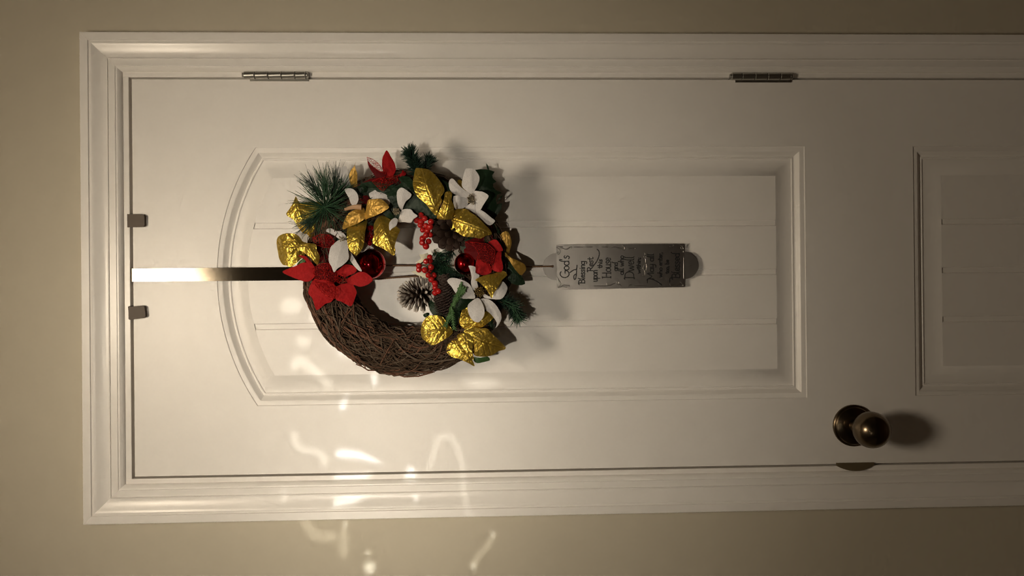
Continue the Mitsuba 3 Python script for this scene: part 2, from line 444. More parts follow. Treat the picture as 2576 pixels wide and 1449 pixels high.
GR = .0036                                             # half width of a groove between two planks
GROOVES = [-.0775, .0008, .0785]


for k, fn in enumerate((arch_loop, rect_loop)):
    key = f'door_1__panel' + ('' if k == 0 else '_001')
    field = Polygon(fn(FIELD_IN))
    v, f = tri_poly(field)
    floor_ = trimesh.Trimesh(np.c_[v[:, 0], np.full(len(v), FIELD_Y + .0016), v[:, 1]], f, process=False)
    if floor_.face_normals[0][1] > 0:
        floor_.invert()
    add(key, cat([moulding(fn), floor_]), 'door_paint', smooth=20, label=('arched upper panel of four vertical planks' if k == 0 else 'rectangular lower panel of four vertical planks'))
    xs = [-1] + GROOVES + [1]
    for j in range(4):
        a = xs[j] + (GR if j else 0); b = xs[j + 1] - (GR if j < 3 else 0)
        pl = field.intersection(sbox(a, -1, b, 3))
        pk = key + '__plank' + ('' if j == 0 else f'_{j:03d}')
        # flat plank with bevelled groove edges (outer edges stay level with the moulding)
        inner = field.intersection(sbox(a + (.0014 if j else 0), -1, b - (.0014 if j < 3 else 0), 3))
        v, f = tri_poly(inner)
        parts = [(np.c_[v[:, 0], np.full(len(v), FIELD_Y), v[:, 1]], np.array(f))]
        for xe, xi in (((a, a + .0014),) if j else ()) + (((b, b - .0014),) if j < 3 else ()):
            zs = [p[1] for p in inner.exterior.coords if abs(p[0] - xi) < 1e-6]
            z0, z1 = min(zs), max(zs)
            parts.append((np.array([(xi, FIELD_Y, z0), (xi, FIELD_Y, z1), (xe, FIELD_Y + .0016, z1), (xe, FIELD_Y + .0016, z0)]), np.array([[0, 1, 2], [0, 2, 3]])))
        add(pk, merge(parts), 'door_paint')

# hinges: five knuckles, a pin end, the edges of the two leaves
for k, (u0, u1, v0) in enumerate(((613.5, 770, 188.5), (1839, 1988, 192))):
    key = 'door_1__hinge' + ('' if k == 0 else '_001')
    p0, p1 = at(u0, v0, .004), at(u1, v0 + 1.5, .004)
    x, z0, z1 = W2 + .0015 + .0032, p0[2], p1[2]
    x = (p0[0] + p1[0]) / 2
    L = z0 - z1
    cuts = [0, .18, .395, .61, .825, 1.0]
    for j in range(5):
        za, zb = z0 - L * cuts[j] - .0004, z0 - L * cuts[j + 1] + .0004
        r = .0056
        m = lathe([(0, 0), (r - .0008, 0), (r, .0007), (r, za - zb - .0007), (r - .0008, za - zb), (0, za - zb)], 20)
        m.apply_translation([x, -.0040, zb])
        add(f'{key}__knuckle' + ('' if j == 0 else f'_{j:03d}'), m, 'hinge_steel', smooth=35)
    pin = lathe([(0, 0), (.0034, 0), (.0050, .0015), (.0050, .0035), (.003, .0045), (.003, L + .0035), (.0048, L + .0036), (.0040, L + .0060), (0, L + .0066)], 16)
    pin.apply_translation([x, -.0040, z1 - .0040])
    add(f'{key}__pin', pin, 'hinge_steel', smooth=35)
    leaf_ = cat([bx(x - .0082, x - .002, -.0009, .0012, z1 - .003, z0 - .008), bx(x - .001, x + .001, -.003, .02, z1, z0)])
    add(f'{key}__leaf', leaf_, 'hinge_steel')
labels['door_1__hinge'] = {'label': 'steel butt hinge near the top of the door'}
labels['door_1__hinge_001'] = {'label': 'dull steel butt hinge halfway down the door'}

# knob
labels['door_1__knob'] = {'label': 'round dark bronze door knob on a disc rosette'}
kc = at(2150, 1071.5, .004)
ros = lathe([(0, 0), (.0330, 0), (.0332, .0012), (.0328, .0032), (.0312, .0044), (.0300, .0046), (.0285, .0062), (.022, .0092), (.0150, .0110), (0, .0112)], 64)
ros = facing_room(ros); ros.apply_translation([kc[0], Y0, kc[2]])
add('door_1__knob__rosette', ros, 'dark_bronze', smooth=22)
bc = at(2192.5, 1081.5, .052)
shank = lathe([(0, 0), (.0125, 0), (.0115, .006), (.0095, .014), (.0105, .022), (.0150, .027), (0, .03)], 40)
shank = facing_room(shank)
sv = np.array(shank.vertices); tt = np.clip(-sv[:, 1] / .03, 0, 1)
sv += np.c_[kc[0] + (bc[0] - kc[0]) * tt, np.full(len(sv), -.008), kc[2] + (bc[2] - kc[2]) * tt]
shank.vertices = sv
add('door_1__knob__shank', shank, 'dark_bronze', smooth=30)
th = np.linspace(0, math.pi, 33)
ball = lathe([(0.0277 * math.sin(a) + 1e-9 * (a == 0), -.0262 * math.cos(a)) for a in th], 64)
ball = facing_room(ball); ball.apply_translation(bc)
add('door_1__knob__ball', ball, 'dark_bronze', smooth=True)
# strike plate lip on the jamb
s0, s1 = at(2103, 1169, .0), at(2198, 1167, .0)
ts = np.linspace(0, 1, 25)
lip = [(s0[2] + (s1[2] - s0[2]) * t, -(.0085) * math.sin(math.pi * t) ** .8) for t in ts]
sh = Polygon([(-z, x) for z, x in lip] + [(-s1[2], .004), (-s0[2], .004)]).buffer(0)
m = trimesh.creation.extrude_polygon(sh, .0016, engine='earcut')
mv = np.array(m.vertices)
m.vertices = np.c_[-JAMB + .001 + mv[:, 1], -mv[:, 2] - .0002 - .0022 * np.clip(-mv[:, 1] / .008, 0, 1), -mv[:, 0]]
m.fix_normals()
add('trim_4__strike_plate', m, 'strike_metal', label='dark bronze strike plate lip opposite the knob')

# ------------------------------------------------------------------ hooks over the top of the door
def tab(name, px, label):
    c = np.mean([at(*q, .006) for q in px], axis=0)
    flat = np.array([at(*q, .006)[[0, 2]] for q in px])
    poly = Polygon(flat).buffer(0)
    lowz = c[2]
    rounded = poly.buffer(-.0038).buffer(.0038, quad_segs=5).union(poly.intersection(sbox(-1, lowz, 1, 3)))
    m = trimesh.creation.extrude_polygon(rounded, .0016, engine='earcut')
    mv = np.array(m.vertices)
    m.vertices = np.c_[mv[:, 0], -.0048 - mv[:, 2], mv[:, 1]]
    m.fix_normals()
    x0, x1 = flat[:, 0].min() + .001, flat[:, 0].max() - .001
    ztop = flat[:, 1].max()
    labels[name] = {'label': label, 'category': 'hook', 'group': 'brown hooks over the top edge of the door'}
    add(name + '__tab', m, 'brown_hook')
    add(name + '__strap', cat([bx(x0, x1, -.0052, .0385, ztop - .0016, ztop - .0002), bx(x0, x1, .0372, .0385, ztop - .05, ztop - .0016)]), 'brown_hook')


tab('over_door_hook', [(319.9, 538.5), (362.8, 539.5), (363.4, 571), (320.5, 572)], 'small straight brown hook over the door top, hinge side of the metal strip')
tab('over_door_hook_001', [(322, 772), (362.8, 768.2), (366.6, 799), (326, 804.6)], 'small tilted brown hook over the door top, knob side of the metal strip')

# wreath hanger: a brushed strip over the door's top, ending in a hook that holds the ring
hx0, hx1 = at(500, 707.4, .003)[0], at(500, 674, .003)[0]
zt = ZT + .0016
path = [(.0385, ZT - .04), (.0385, zt), (-.0020, zt + .0002), (-.0032, zt - .0016), (-.0034, 2.01), (-.0033, 1.98), (-.0032, 1.95), (-.0030, 1.90), (-.0026, 1.80), (-.0023, 1.715),
        (-.0040, 1.7085), (-.0095, 1.7025), (-.0175, 1.7005), (-.0250, 1.7020), (-.0290, 1.7060)]
pp = np.array(path)
tg = np.gradient(pp, axis=0); tg /= np.linalg.norm(tg, axis=1, keepdims=True)
nr = np.c_[-tg[:, 1], tg[:, 0]] * .0006
loop = np.vstack([pp + nr, (pp - nr)[::-1]])
poly = Polygon(loop).buffer(0)
hm = LineString(pp).buffer(.0006, cap_style='flat')
m = trimesh.creation.extrude_polygon(hm, hx1 - hx0, engine='earcut')
mv = np.array(m.vertices)
m.vertices = np.c_[hx0 + mv[:, 2], mv[:, 0], mv[:, 1]]
m.fix_normals()
add('wreath_hanger', m, 'brushed_steel', smooth=25, label='flat brushed metal hanger strip running from the door top down behind the wreath', cat='hanger')

# ------------------------------------------------------------------ the plaque below the wreath
labels['plaque'] = {'label': 'small pewter house blessing plaque with black lettering, hanging on twine below the wreath', 'category': 'plaque'}
PD = .009
pz0, pz1 = at(1401, 670, PD)[2], at(1723.5, 670, PD)[2]     # top and bottom edge of the plate
PZC = (pz0 + pz1) / 2
PXC = at(1560, 670, PD)[0]


def bend(m):
    """The plate bows: its top and bottom edge lie nearer the door."""
    v = np.array(m.vertices)
    s = (v[:, 2] - PZC) / ((pz0 - pz1) / 2)
    v[:, 1] += .0034 * s ** 2
    m.vertices = v
    return m


def relief(poly, y, th):
    """A flat shape in the plate's plane, its face y metres in front of the door, th thick."""
    ms = []
    for g in (poly.geoms if hasattr(poly, 'geoms') else [poly]):
        if g.area < 1e-9:
            continue
        m = trimesh.creation.extrude_polygon(g, th, engine='earcut')
        mv = np.array(m.vertices)
        m.vertices = np.c_[mv[:, 0], -y + mv[:, 2], mv[:, 1]]
        m.fix_normals()
        ms.append(m)
    return cat(ms)


outline = [at(*q, PD)[[0, 2]] for q in ((1400, 616), (1723, 613), (1724.5, 722), (1402, 729.5))]
plate = Polygon(outline).buffer(-.001).buffer(.001)
# rows across the plate so that it bends smoothly
pieces = [plate.intersection(sbox(-1, z, 1, z + .0125 + 1e-9)) for z in np.arange(pz1 - .02, pz0 + .02, .0125)]
m = cat([relief(q, PD, .0018) for q in pieces if q.area > 1e-8])
m = trimesh.Trimesh(*trimesh.remesh.subdivide_to_size(m.vertices, m.faces, .012), process=True)
add('plaque__plate', bend(m), 'pewter', smooth=20)
for k, (cu, cv, sgn) in enumerate(((1401, 671, -1), (1722, 668, 1))):
    c = at(cu, cv, PD - .004)[[0, 2]]
    tabp = shapely.affinity.scale(Point(0, 0).buffer(1, quad_segs=24), .0212, .0218)
    tabp = shapely.affinity.translate(tabp, c[0], c[1])
    half = tabp.intersection(sbox(-1, c[1] - .001, 1, 3) if sgn < 0 else sbox(-1, 0, 1, c[1] + .001))
    h = at(1389, 670, PD - .004) if sgn < 0 else at(1736, 668, PD - .004)
    half = half.difference(Point(h[0], h[2]).buffer(.0021 if sgn < 0 else .0009))
    add('plaque__tab' + ('' if k == 0 else '_001'), relief(half, PD - .0036, .0016), 'pewter', label='rounded tab with a hole')

# lettering: strokes on a unit grid (baseline 0, x-height .55, capitals 1), swept with a pen
def arc(cx, cy, rx, ry, a0, a1, n=10):
    a = np.radians(np.linspace(a0, a1, n))
    return [(cx + rx * math.cos(x), cy + ry * math.sin(x)) for x in a]


O_ = arc(.25, .27, .22, .27, 90, 450, 14)
GLYPH = {
    'G': (.85, [arc(.45, .5, .40, .50, 55, 345, 14) + [(.84, .45), (.52, .45)]]),
    'o': (.52, [O_]), 'd': (.58, [O_, [(.62, 1.1), (.47, .85), (.47, .02)]]),
    "'": (.14, [[(.08, 1.0), (.04, .8)]]),
    's': (.42, [[(.36, .48), (.24, .56), (.10, .46), (.16, .32), (.32, .22), (.30, .06), (.16, -.02), (.02, .06)]]),
    'B': (.68, [[(-.12, .93), (.12, 1.0), (.12, 0)], [(-.12, .93), (.2, 1.02)] + arc(.3, .76, .26, .25, 80, -80, 8) + [(.14, .52)], [(.14, .52)] + arc(.34, .26, .28, .27, 80, -90, 8) + [(.1, 0)]]),
    'l': (.24, [[(.16, 1.08), (.08, .8), (.08, .12), (.18, 0)]]),
    'e': (.46, [[(.06, .28), (.40, .34)] + arc(.24, .29, .18, .27, 10, 320, 12)]),
    'i': (.22, [[(.1, .55), (.1, 0)], [(.12, .78), (.13, .80)]]),
    'n': (.50, [[(.06, .55), (.06, 0)], [(.06, .36), (.18, .54), (.34, .54), (.40, .40), (.41, 0)]]),
    'g': (.54, [O_, [(.47, .55), (.46, -.18), (.34, -.34), (.12, -.30)]]),
    'R': (.66, [[(-.06, .92), (.1, .98), (.1, 0)], [(.08, .98)] + arc(.28, .74, .25, .25, 80, -85, 8) + [(.12, .48), (.30, .44), (.58, .04)]]),
    't': (.38, [[(.16, .90), (.16, .10), (.28, 0), (.36, .06)], [(.0, .58), (.34, .62)]]),
    'u': (.52, [[(.06, .55), (.07, .14), (.18, 0), (.34, .04), (.42, .2)], [(.42, .55), (.43, 0)]]),
    'p': (.54, [[(.07, .55), (.07, -.42)], arc(.27, .27, .20, .27, 160, -160, 12)]),
    'h': (.50, [[(.08, 1.05), (.06, 0)], [(.06, .36), (.18, .54), (.34, .54), (.40, .40), (.41, 0)]]),
    'H': (.86, [[(.02, 1.0), (.20, 1.0)], [(.12, 1.0), (.12, 0)], [(.02, 0), (.22, 0)], [(.12, .52), (.70, .52)], [(.70, 1.0), (.70, 0)], [(.60, 0), (.80, 0)]]),
    'w': (.68, [[(.02, .55), (.16, .0), (.32, .46), (.46, 0), (.62, .58)]]),
    'a': (.54, [O_, [(.47, .55), (.47, .04), (.54, 0)]]),
    'D': (.84, [[(-.04, 1.0), (.12, 1.0), (.12, 0), (.0, 0)], [(.12, 1.0), (.40, .98)] + arc(.38, .5, .38, .48, 70, -80, 10) + [(.12, 0)]]),
    'M': (1.0, [[(-.10, 1.05), (.12, .98), (.14, .0)], [(.12, .98), (.46, .30), (.82, 1.0), (.86, 0)]]),
    'y': (.50, [[(.06, .55), (.10, .16), (.22, .06), (.40, .20)], [(.43, .55), (.42, -.1), (.30, -.36), (.10, -.34)]]),
    'r': (.36, [[(.07, .55), (.07, 0)], [(.07, .34), (.18, .52), (.32, .52)]]),
    'b': (.54, [[(.07, 1.02), (.07, .04)], arc(.27, .27, .21, .27, 160, -160, 12)]),
    ',': (.20, [[(.10, .04), (.04, -.14)]]), ';': (.20, [[(.10, .04), (.04, -.14)], [(.11, .42), (.12, .44)]]),
    ' ': (.30, []),
}


def zq(x, y):
    return 1300 + x / 5.152, 580 + y / 5.152            # from the close-up of the plaque to the photograph


def ppt(x, y):
    return at(*zq(x, y), PD)[[0, 2]]


PEN = .00074


def write(text, base_x, cap_x, y_start, y_end, extra=()):
    """Text whose baseline runs up the picture at base_x, from y_start to y_end; capitals reach cap_x (all in close-up pixels)."""
    o, e, top = ppt(base_x, y_start), ppt(base_x, y_end), ppt(cap_x, y_start)
    width = sum(GLYPH[c][0] for c in text)
    ex, ey = (e - o) / width, top - o
    lines, x = [], 0.0
    for c in text:
        adv, strokes = GLYPH[c]
        for s in strokes:
            s = spline([o + ex * (x + px) + ey * py for px, py in s], 4)
            lines.append(LineString(s).buffer(PEN, quad_segs=3))
        x += adv
    for s in extra:
        s = spline([ppt(*q) for q in s], 5)
        lines.append(LineString(s).buffer(PEN, quad_segs=3))
    key = num('plaque__lettering')
    add(key, bend(relief(unary_union(lines).simplify(.00004), PD + .00035, .0006)), 'black_enamel', label=f'black handwritten words "{text.strip()}"')


write("God's", 680, 565, 615, 318, extra=[[(690, 545), (740, 510), (775, 500), (782, 450)], [(778, 500), (770, 600), (755, 635), (742, 615), (745, 580), (778, 560)]])
write("Blessing", 882, 805, 690, 395)
write("Rest", 988, 915, 530, 345, extra=[[(965, 495), (1000, 450), (1045, 385), (1070, 310), (1062, 262), (1042, 245)]])
write("upon", 1044, 962, 662, 512)
write("this", 1106, 1050, 488, 372)
write("House", 1218, 1110, 618, 350)
write("and", 1306, 1242, 524, 410)
write("all who", 1384, 1318, 574, 322)
write("Dwell", 1518, 1400, 626, 332)
write("within;", 1602, 1552, 556, 348)
write("May all", 1776, 1696, 640, 298, extra=[[(1692, 678), (1700, 630), (1735, 625), (1800, 650), (1850, 680), (1878, 705), (1868, 690)]])
write("who enter,", 1886, 1830, 606, 280)
write("too, be", 1974, 1926, 558, 378)
write("Blessed", 2116, 2016, 622, 285, extra=[[(1985, 668), (1990, 620), (2012, 612)]])


def scroll(lines, key='plaque__scroll', r=.0008):
    ms = []
    for s in lines:
        p = spline([ppt(*q) for q in s], 5)
        ms.append(tube(np.c_[p[:, 0], np.full(len(p), -PD), p[:, 1]], r * (0.55 + .45 * np.sin(np.linspace(.1, math.pi - .1, len(p)))), 8))
    v, f = merge(ms)
    add(num(key), bend(trimesh.Trimesh(v, f, process=False)), 'pewter_relief', smooth=True, label='raised scrollwork')


scroll([[(520, 215), (550, 245), (556, 285), (535, 310), (524, 285), (540, 268)], [(524, 205), (600, 205)], [(560, 212), (620, 235), (660, 240), (690, 215), (712, 212), (706, 228), (696, 222)]])
scroll([[(530, 600), (545, 640), (572, 680), (560, 715), (530, 740)], [(535, 745), (580, 725), (610, 705), (650, 710), (684, 712), (676, 728)], [(600, 720), (640, 735), (660, 725)]])
scroll([[(1225, 230), (1245, 212), (1290, 215), (1340, 230), (1385, 222)], [(1375, 195), (1395, 215), (1400, 240), (1385, 255), (1360, 245)], [(1440, 235), (1490, 228), (1530, 222), (1536, 240), (1520, 240)], [(1365, 190), (1380, 210)], [(1410, 250), (1390, 232)], [(740, 212), (860, 212)], [(900, 212), (985, 212)], [(1105, 212), (1180, 212)]])
scroll([[(1000, 718), (1080, 718), (1170, 718)], [(1165, 680), (1172, 708), (1210, 710), (1250, 690), (1280, 680)], [(1290, 660), (1310, 690), (1340, 700), (1350, 715)], [(1320, 665), (1325, 690), (1300, 715)], [(1445, 720), (1470, 708), (1490, 700)], [(1500, 718), (1580, 718), (1660, 714)]])
scroll([[(1985, 205), (2010, 215), (2040, 195), (2030, 185)], [(2110, 180), (2150, 205), (2165, 240), (2140, 235), (2130, 210)], [(2165, 190), (2130, 200)], [(2168, 255), (2168, 285)]])
scroll([[(1985, 690), (2005, 715), (2060, 712), (2110, 690), (2160, 665)], [(2120, 660), (2150, 690), (2165, 715), (2130, 712)], [(1835, 685), (1850, 690)]])
scroll([[(2172, 335), (2172, 480), (2172, 625)]])
scroll([[(1625, 580), (1650, 590), (1664, 565), (1655, 520), (1640, 490), (1650, 450), (1670, 420), (1668, 370), (1650, 340), (1665, 310), (1655, 285)], [(1675, 520), (1684, 470), (1676, 430)], [(1640, 470), (1636, 500)], [(1676, 330), (1672, 350)]])

# twine: two plies twisted, from the hole up behind the ring and round its top
hole = at(1389, 670, PD - .001)


def twine(path, key):
    p = spline(path, 14)
    seg = np.r_[0, np.cumsum(np.linalg.norm(np.diff(p, axis=0), axis=1))]
    n = int(seg[-1] / .0011)
    s = np.linspace(0, seg[-1], n)
    q = np.c_[[np.interp(s, seg, p[:, k]) for k in range(3)]].T
    t = np.gradient(q, axis=0); t /= np.linalg.norm(t, axis=1, keepdims=True)
    a = np.cross(t, [0, 1.0, 0]); a /= np.linalg.norm(a, axis=1, keepdims=True)
    b = np.cross(t, a)
    ph = s / .0062 * 2 * np.pi
    ms = [tube(q + .00062 * (np.cos(ph + o)[:, None] * a + np.sin(ph + o)[:, None] * b), .00075, 5) for o in (0, np.pi)]
    add(key, merge(ms), 'twine_fibre', smooth=True, label='brown two-ply twine')


twine([hole + [0, .002, -.001], hole + [0, -.0025, .0005], at(1370, 670.5, .009), at(1330, 671, .010), at(1290, 671, .012), at(1200, 680, .012), at(1130, 697, .012), at(1040, 695.5, .012), at(975, 700, .012), at(940, 702, .009), at(880, 696, .0075), at(830, 690, .0075)], 'plaque__twine')
twine([at(1290, 671, .013), at(1200, 668, .012), at(1130, 668, .012), at(1040, 668.5, .012), at(970, 668, .012), at(930, 669, .009), at(880, 675, .0075), at(830, 688, .0075)], 'plaque__twine_001')

# ------------------------------------------------------------------ the wreath
labels['wreath'] = {'label': 'twig Christmas wreath with red, white and gold flowers, pine cones and baubles on the door', 'category': 'wreath'}


def q1(x, y): return 660 + x / 4.83, 340 + y / 4.83     # from close-ups of the photograph to the photograph
def q2(x, y): return 960 + x / 4.83, 340 + y / 4.83
def q3(x, y): return 660 + x / 4.83, 560 + y / 4.83
def q4(x, y): return 960 + x / 4.83, 560 + y / 4.83
def q5(x, y): return 740 + x / 4.2933, 700 + y / 4.2933


RC = at(1025, 685, .046)
RR, RT = .1187, .0330


def on_ring(th, ph, r):
    """Ring angle th (0 = picture right, growing towards picture bottom), tube angle ph (0 = outwards, 90 = towards the room), distance r from the tube's core."""
    e = np.array([-np.sin(th), 0 * th, -np.cos(th)]).T   # picture right is -z, picture down is -x
    return RC + e * (RR + r * np.cos(ph))[..., None] + np.array([0, -1.0, 0]) * (r * np.sin(ph))[..., None]


# ring: a dark bundle inside, thick vines wound round it, thin twigs on top
labels['wreath__twig_ring'] = {'label': 'ring of wound brown vine twigs'}
core = trimesh.creation.torus(RR, RT * .84, major_sections=96, minor_sections=20)
core.apply_transform(trimesh.transformations.rotation_matrix(math.pi / 2, [1, 0, 0]))
cv = np.array(core.vertices)
cn = np.array(core.vertex_normals)
core.vertices = cv + cn * ((meshkit.fbm(cv * 90, 3, 4) - .5) * .006)[:, None] + RC
add('wreath__twig_ring__bundle', core, 'bark_dark', smooth=True)


def vine(th0, span, ph0, turns, r, rad, wob, n=None, sides=6):
    n = n or max(6, int(abs(span) * 16))
    t = np.linspace(0, 1, n)
    w1, w2, w3 = rng.normal(size=3)
    ph = ph0 + turns * 2 * np.pi * t + wob * np.sin(t * 7 + w1 * 3)
    rr = r + .0015 * np.sin(t * 9 + w2 * 5) + .0007 * rng.normal(size=n)
    th = th0 + span * t + .012 * np.sin(t * 11 + w3 * 4)
    return tube(on_ring(th, ph, rr), rad * (1 - .35 * t ** 3) * (1 + .12 * rng.normal(size=n)), sides)


k = 0
barks = ['bark', 'bark', 'bark_grey', 'bark_reddish']
for i in range(34):
    g = vine(rng.uniform(0, 6.28), rng.uniform(3.2, 5.6), rng.uniform(0, 6.28), rng.choice([-1, 1]) * rng.uniform(.15, .6), RT * rng.uniform(.86, .96), rng.uniform(.0018, .0038), .15, sides=8)
    add(num('wreath__twig_ring__vine'), g, barks[i % 4], smooth=True)
VIS0, VIS1 = math.radians(52), math.radians(186)       # the stretch without decorations
for i in range(260):
    th0 = rng.uniform(VIS0 - .3, VIS1 - .1)
    sp = rng.uniform(.25, .95) * rng.choice([-1, 1], p=[.3, .7])
    fl = rng.uniform(.95, 1.10)
    g = vine(th0, sp, rng.uniform(-.1, 3.2), rng.normal() * .16, RT * fl, rng.uniform(.0006, .0013) * (1.5 if i % 9 == 0 else 1), .14, n=12, sides=5)
    add(num('wreath__twig_ring__twig'), g, barks[rng.integers(4)], smooth=True)
more = [vine(rng.uniform(0, 6.28), rng.uniform(.2, .9), rng.uniform(-.4, 3.5), rng.normal() * .2, RT * rng.uniform(.9, 1.08), rng.uniform(.0004, .0009), .2, n=9, sides=5) for i in range(700)]
add('wreath__twig_ring__fine_twigs', merge(more), 'bark', smooth=True, kind='stuff')
loose = []
for pts in ([q5(205, 300), q5(215, 400), q5(230, 450)], [q5(222, 340), q5(245, 440), q5(300, 540)], [q5(290, 580), q5(330, 570), q5(370, 560)], [q5(310, 500), q5(380, 590), q5(440, 660)], [q5(600, 800), q5(700, 880), q5(825, 945)],
            [q5(620, 835), q5(690, 860), q5(740, 900)], [q5(380, 560), q5(600, 640), q5(900, 660)], [q5(930, 930), q5(1000, 800), q5(1080, 660)], [q5(1150, 740), q5(1180, 780), q5(1290, 800)], [q5(790, 520), q5(850, 540), q5(870, 590)]):
    z = [.05, .056, .05] if pts[0][0] < 830 else [.082, .086, .083]
    p = spline([at(*a, dd) for a, dd in zip(pts, z)], 5)
    loose.append(tube(p, .0009 * np.linspace(1.1, .6, len(p)), 5))
    for j in (3, 7):
        dv = rng.normal(size=3) * .003
        loose.append(tube([p[j], p[j] + dv * .6, p[j] + dv * 1.2], [.0006, .0006, .0009], 5))
add('wreath__twig_ring__loose_twigs', merge(loose), 'bark_reddish', smooth=True, kind='stuff')


# --- leaves and petals: an outline at its depth, folded along its midrib, arched and wrinkled, with thickness
def blade(key, poly, rib, d0, d1, mat_, arch=0.0, fold=0.0, curl=0.0, wr=.0004, wl=.006, vein=.0, res=.0011, th=.00055, seed=0, label=None, smooth_outline=3, kind=None):
    dm = (d0 + d1) / 2 + arch * .5
    o = np.array([at(*p, dm)[[0, 2]] for p in poly])
    if smooth_outline:
        o = spline(o, smooth_outline, closed=True)
    P = Polygon(o).buffer(0)
    if isinstance(P, MultiPolygon):
        P = max(P.geoms, key=lambda g: g.area)
    L = np.array([at(*p, dm)[[0, 2]] for p in rib])
    b, tip = L[0], L[-1]
    ax = tip - b
    ln = np.linalg.norm(ax); ax /= ln
    ring = P.exterior
    nb = max(16, int(ring.length / res))
    bd = np.array([ring.interpolate(s).coords[0] for s in np.linspace(0, ring.length, nb, endpoint=False)])
    x0, z0, x1, z1 = P.bounds
    gx, gz = np.meshgrid(np.arange(x0, x1, res), np.arange(z0, z1, res * .87))
    gx[1::2] += res / 2
    g = np.c_[gx.ravel(), gz.ravel()]
    g = g[shapely.contains_xy(P.buffer(-res * .55), g[:, 0], g[:, 1])]
    pts = np.vstack([bd, g])
    tri = Delaunay(pts).simplices
    c = pts[tri].mean(1)
    tri = tri[shapely.contains_xy(P, c[:, 0], c[:, 1])]
    a = pts[tri]
    area = np.cross(a[:, 1] - a[:, 0], a[:, 2] - a[:, 0])
    tri = tri[np.abs(area) > 1e-10]; area = area[np.abs(area) > 1e-10]
    tri[area < 0] = tri[area < 0][:, ::-1]
    if len(rib) > 2:
        ribl = LineString(spline(L, 6))
        sd = shapely.distance(shapely.points(pts), ribl)
        s = sd * np.sign((pts - b) @ np.array([-ax[1], ax[0]]) - np.interp((pts - b) @ ax, *(lambda q: (q[:, 0], q[:, 1]))(np.array([((p - b) @ ax, (p - b) @ np.array([-ax[1], ax[0]])) for p in spline(L, 6)]))))
    else:
        s = (pts - b) @ np.array([-ax[1], ax[0]])
    t = np.clip((pts - b) @ ax / ln, -.15, 1.15)
    d = d0 + (d1 - d0) * t + arch * 4 * t * (1 - t)
    w = max(np.abs(s).max(), 1e-4)
    d = d - fold * (np.sqrt(s * s + .0012 ** 2) - .0012) + curl * (s / w) ** 2 * .01
    if vein:
        ph = (t * ln - .75 * np.abs(s) + .004 * (meshkit.fbm(np.c_[pts[:, 0] / .012, np.full(len(pts), seed * 1.3), pts[:, 1] / .012], 2, seed + 50) - .5)) / .0092
        tri_ = np.abs((ph - np.floor(ph)) - .5) * 2
        d = d - vein * (np.clip(tri_, 0, 1) ** 6 - .15) * np.clip(np.abs(s) / .002, 0, 1) * .8 - vein * 1.1 * np.exp(-(s / .0009) ** 2)
    p3 = np.c_[pts[:, 0] / wl, np.full(len(pts), seed * 3.7), pts[:, 1] / wl]
    nz = meshkit.fbm(p3, 3, seed)
    d = d + wr * (2 * nz - 1) * 2 + (wr * .9 * (.5 - np.abs(2 * meshkit.fbm(p3 * 1.7 + 9.1, 2, seed + 7) - 1)) if vein else 0)
    f3 = np.c_[pts[:, 0], -d, pts[:, 1]]
    b3 = f3 + [0, th, 0]
    n, nbd = len(pts), len(bd)
    # area > 0 in (x, z): the normal of (x, -d, z) must face -y
    V = np.vstack([f3, b3, f3[:nbd], b3[:nbd]])
    i = np.arange(nbd); j = (i + 1) % nbd
    R = np.vstack([np.c_[2 * n + i, 2 * n + j, 2 * n + nbd + j], np.c_[2 * n + i, 2 * n + nbd + j, 2 * n + nbd + i]])
    if not ring.is_ccw:
        R = R[:, ::-1]
    F = np.vstack([tri, tri[:, ::-1] + n, R[:, ::-1]])
    add(key, (V, F), mat_, smooth=True, label=label, kind=kind)


nseed = [0]


def gold(Q, poly, rib, d0, d1, arch=.004, fold=.25, vein=.0007, wr=.0006, m='gold_foil', label=None, curl=0., key='wreath__gold_leaf', smooth_outline=3):
    nseed[0] += 1
    blade(num(key), [Q(*p) for p in poly], [Q(*p) for p in rib], d0, d1, m, arch=arch, fold=fold, vein=vein, wr=wr, wl=.007, seed=nseed[0], label=label, curl=curl, res=.0009, smooth_outline=smooth_outline)


def petal(flower, Q, poly, rib, d0, d1, m, arch=.003, fold=.15, wr=.0004, vein=.0, label=None, curl=0., part='petal', smooth_outline=3):
    nseed[0] += 1
    blade(num(f'{flower}__{part}'), [Q(*p) for p in poly], [Q(*p) for p in rib], d0, d1, m, arch=arch, fold=fold, wr=wr, vein=vein, wl=.010, seed=nseed[0], label=label, curl=curl, smooth_outline=smooth_outline)


# gold leaves
gold(q1, [(400, 740), (430, 790), (470, 820), (600, 805), (720, 820), (700, 950), (640, 1080), (620, 1200), (585, 1260), (540, 1200), (490, 1190), (430, 1110), (380, 1030), (285, 965), (330, 890), (375, 820)], [(400, 745), (450, 960), (520, 1120), (585, 1255)], .062, .058,
     arch=.008, fold=.35, label='gold foil leaf behind the big needle sprig')
gold(q1, [(1140, 335), (1120, 390), (1080, 430), (1055, 500), (1065, 590), (1100, 645), (1140, 680), (1150, 560), (1155, 470), (1130, 390)], [(1110, 650), (1095, 500), (1140, 340)], .062, .075, m='gold_cloth', vein=.0002, label='dull gold leaf standing up between white petals')
gold(q1, [(1050, 950), (1150, 900), (1230, 880), (1250, 960), (1255, 1010), (1170, 1070), (1060, 1110), (965, 1140), (985, 1050)], [(1250, 960), (1100, 1010), (965, 1135)], .092, .082, m='gold_cloth', vein=.0003, arch=.006)
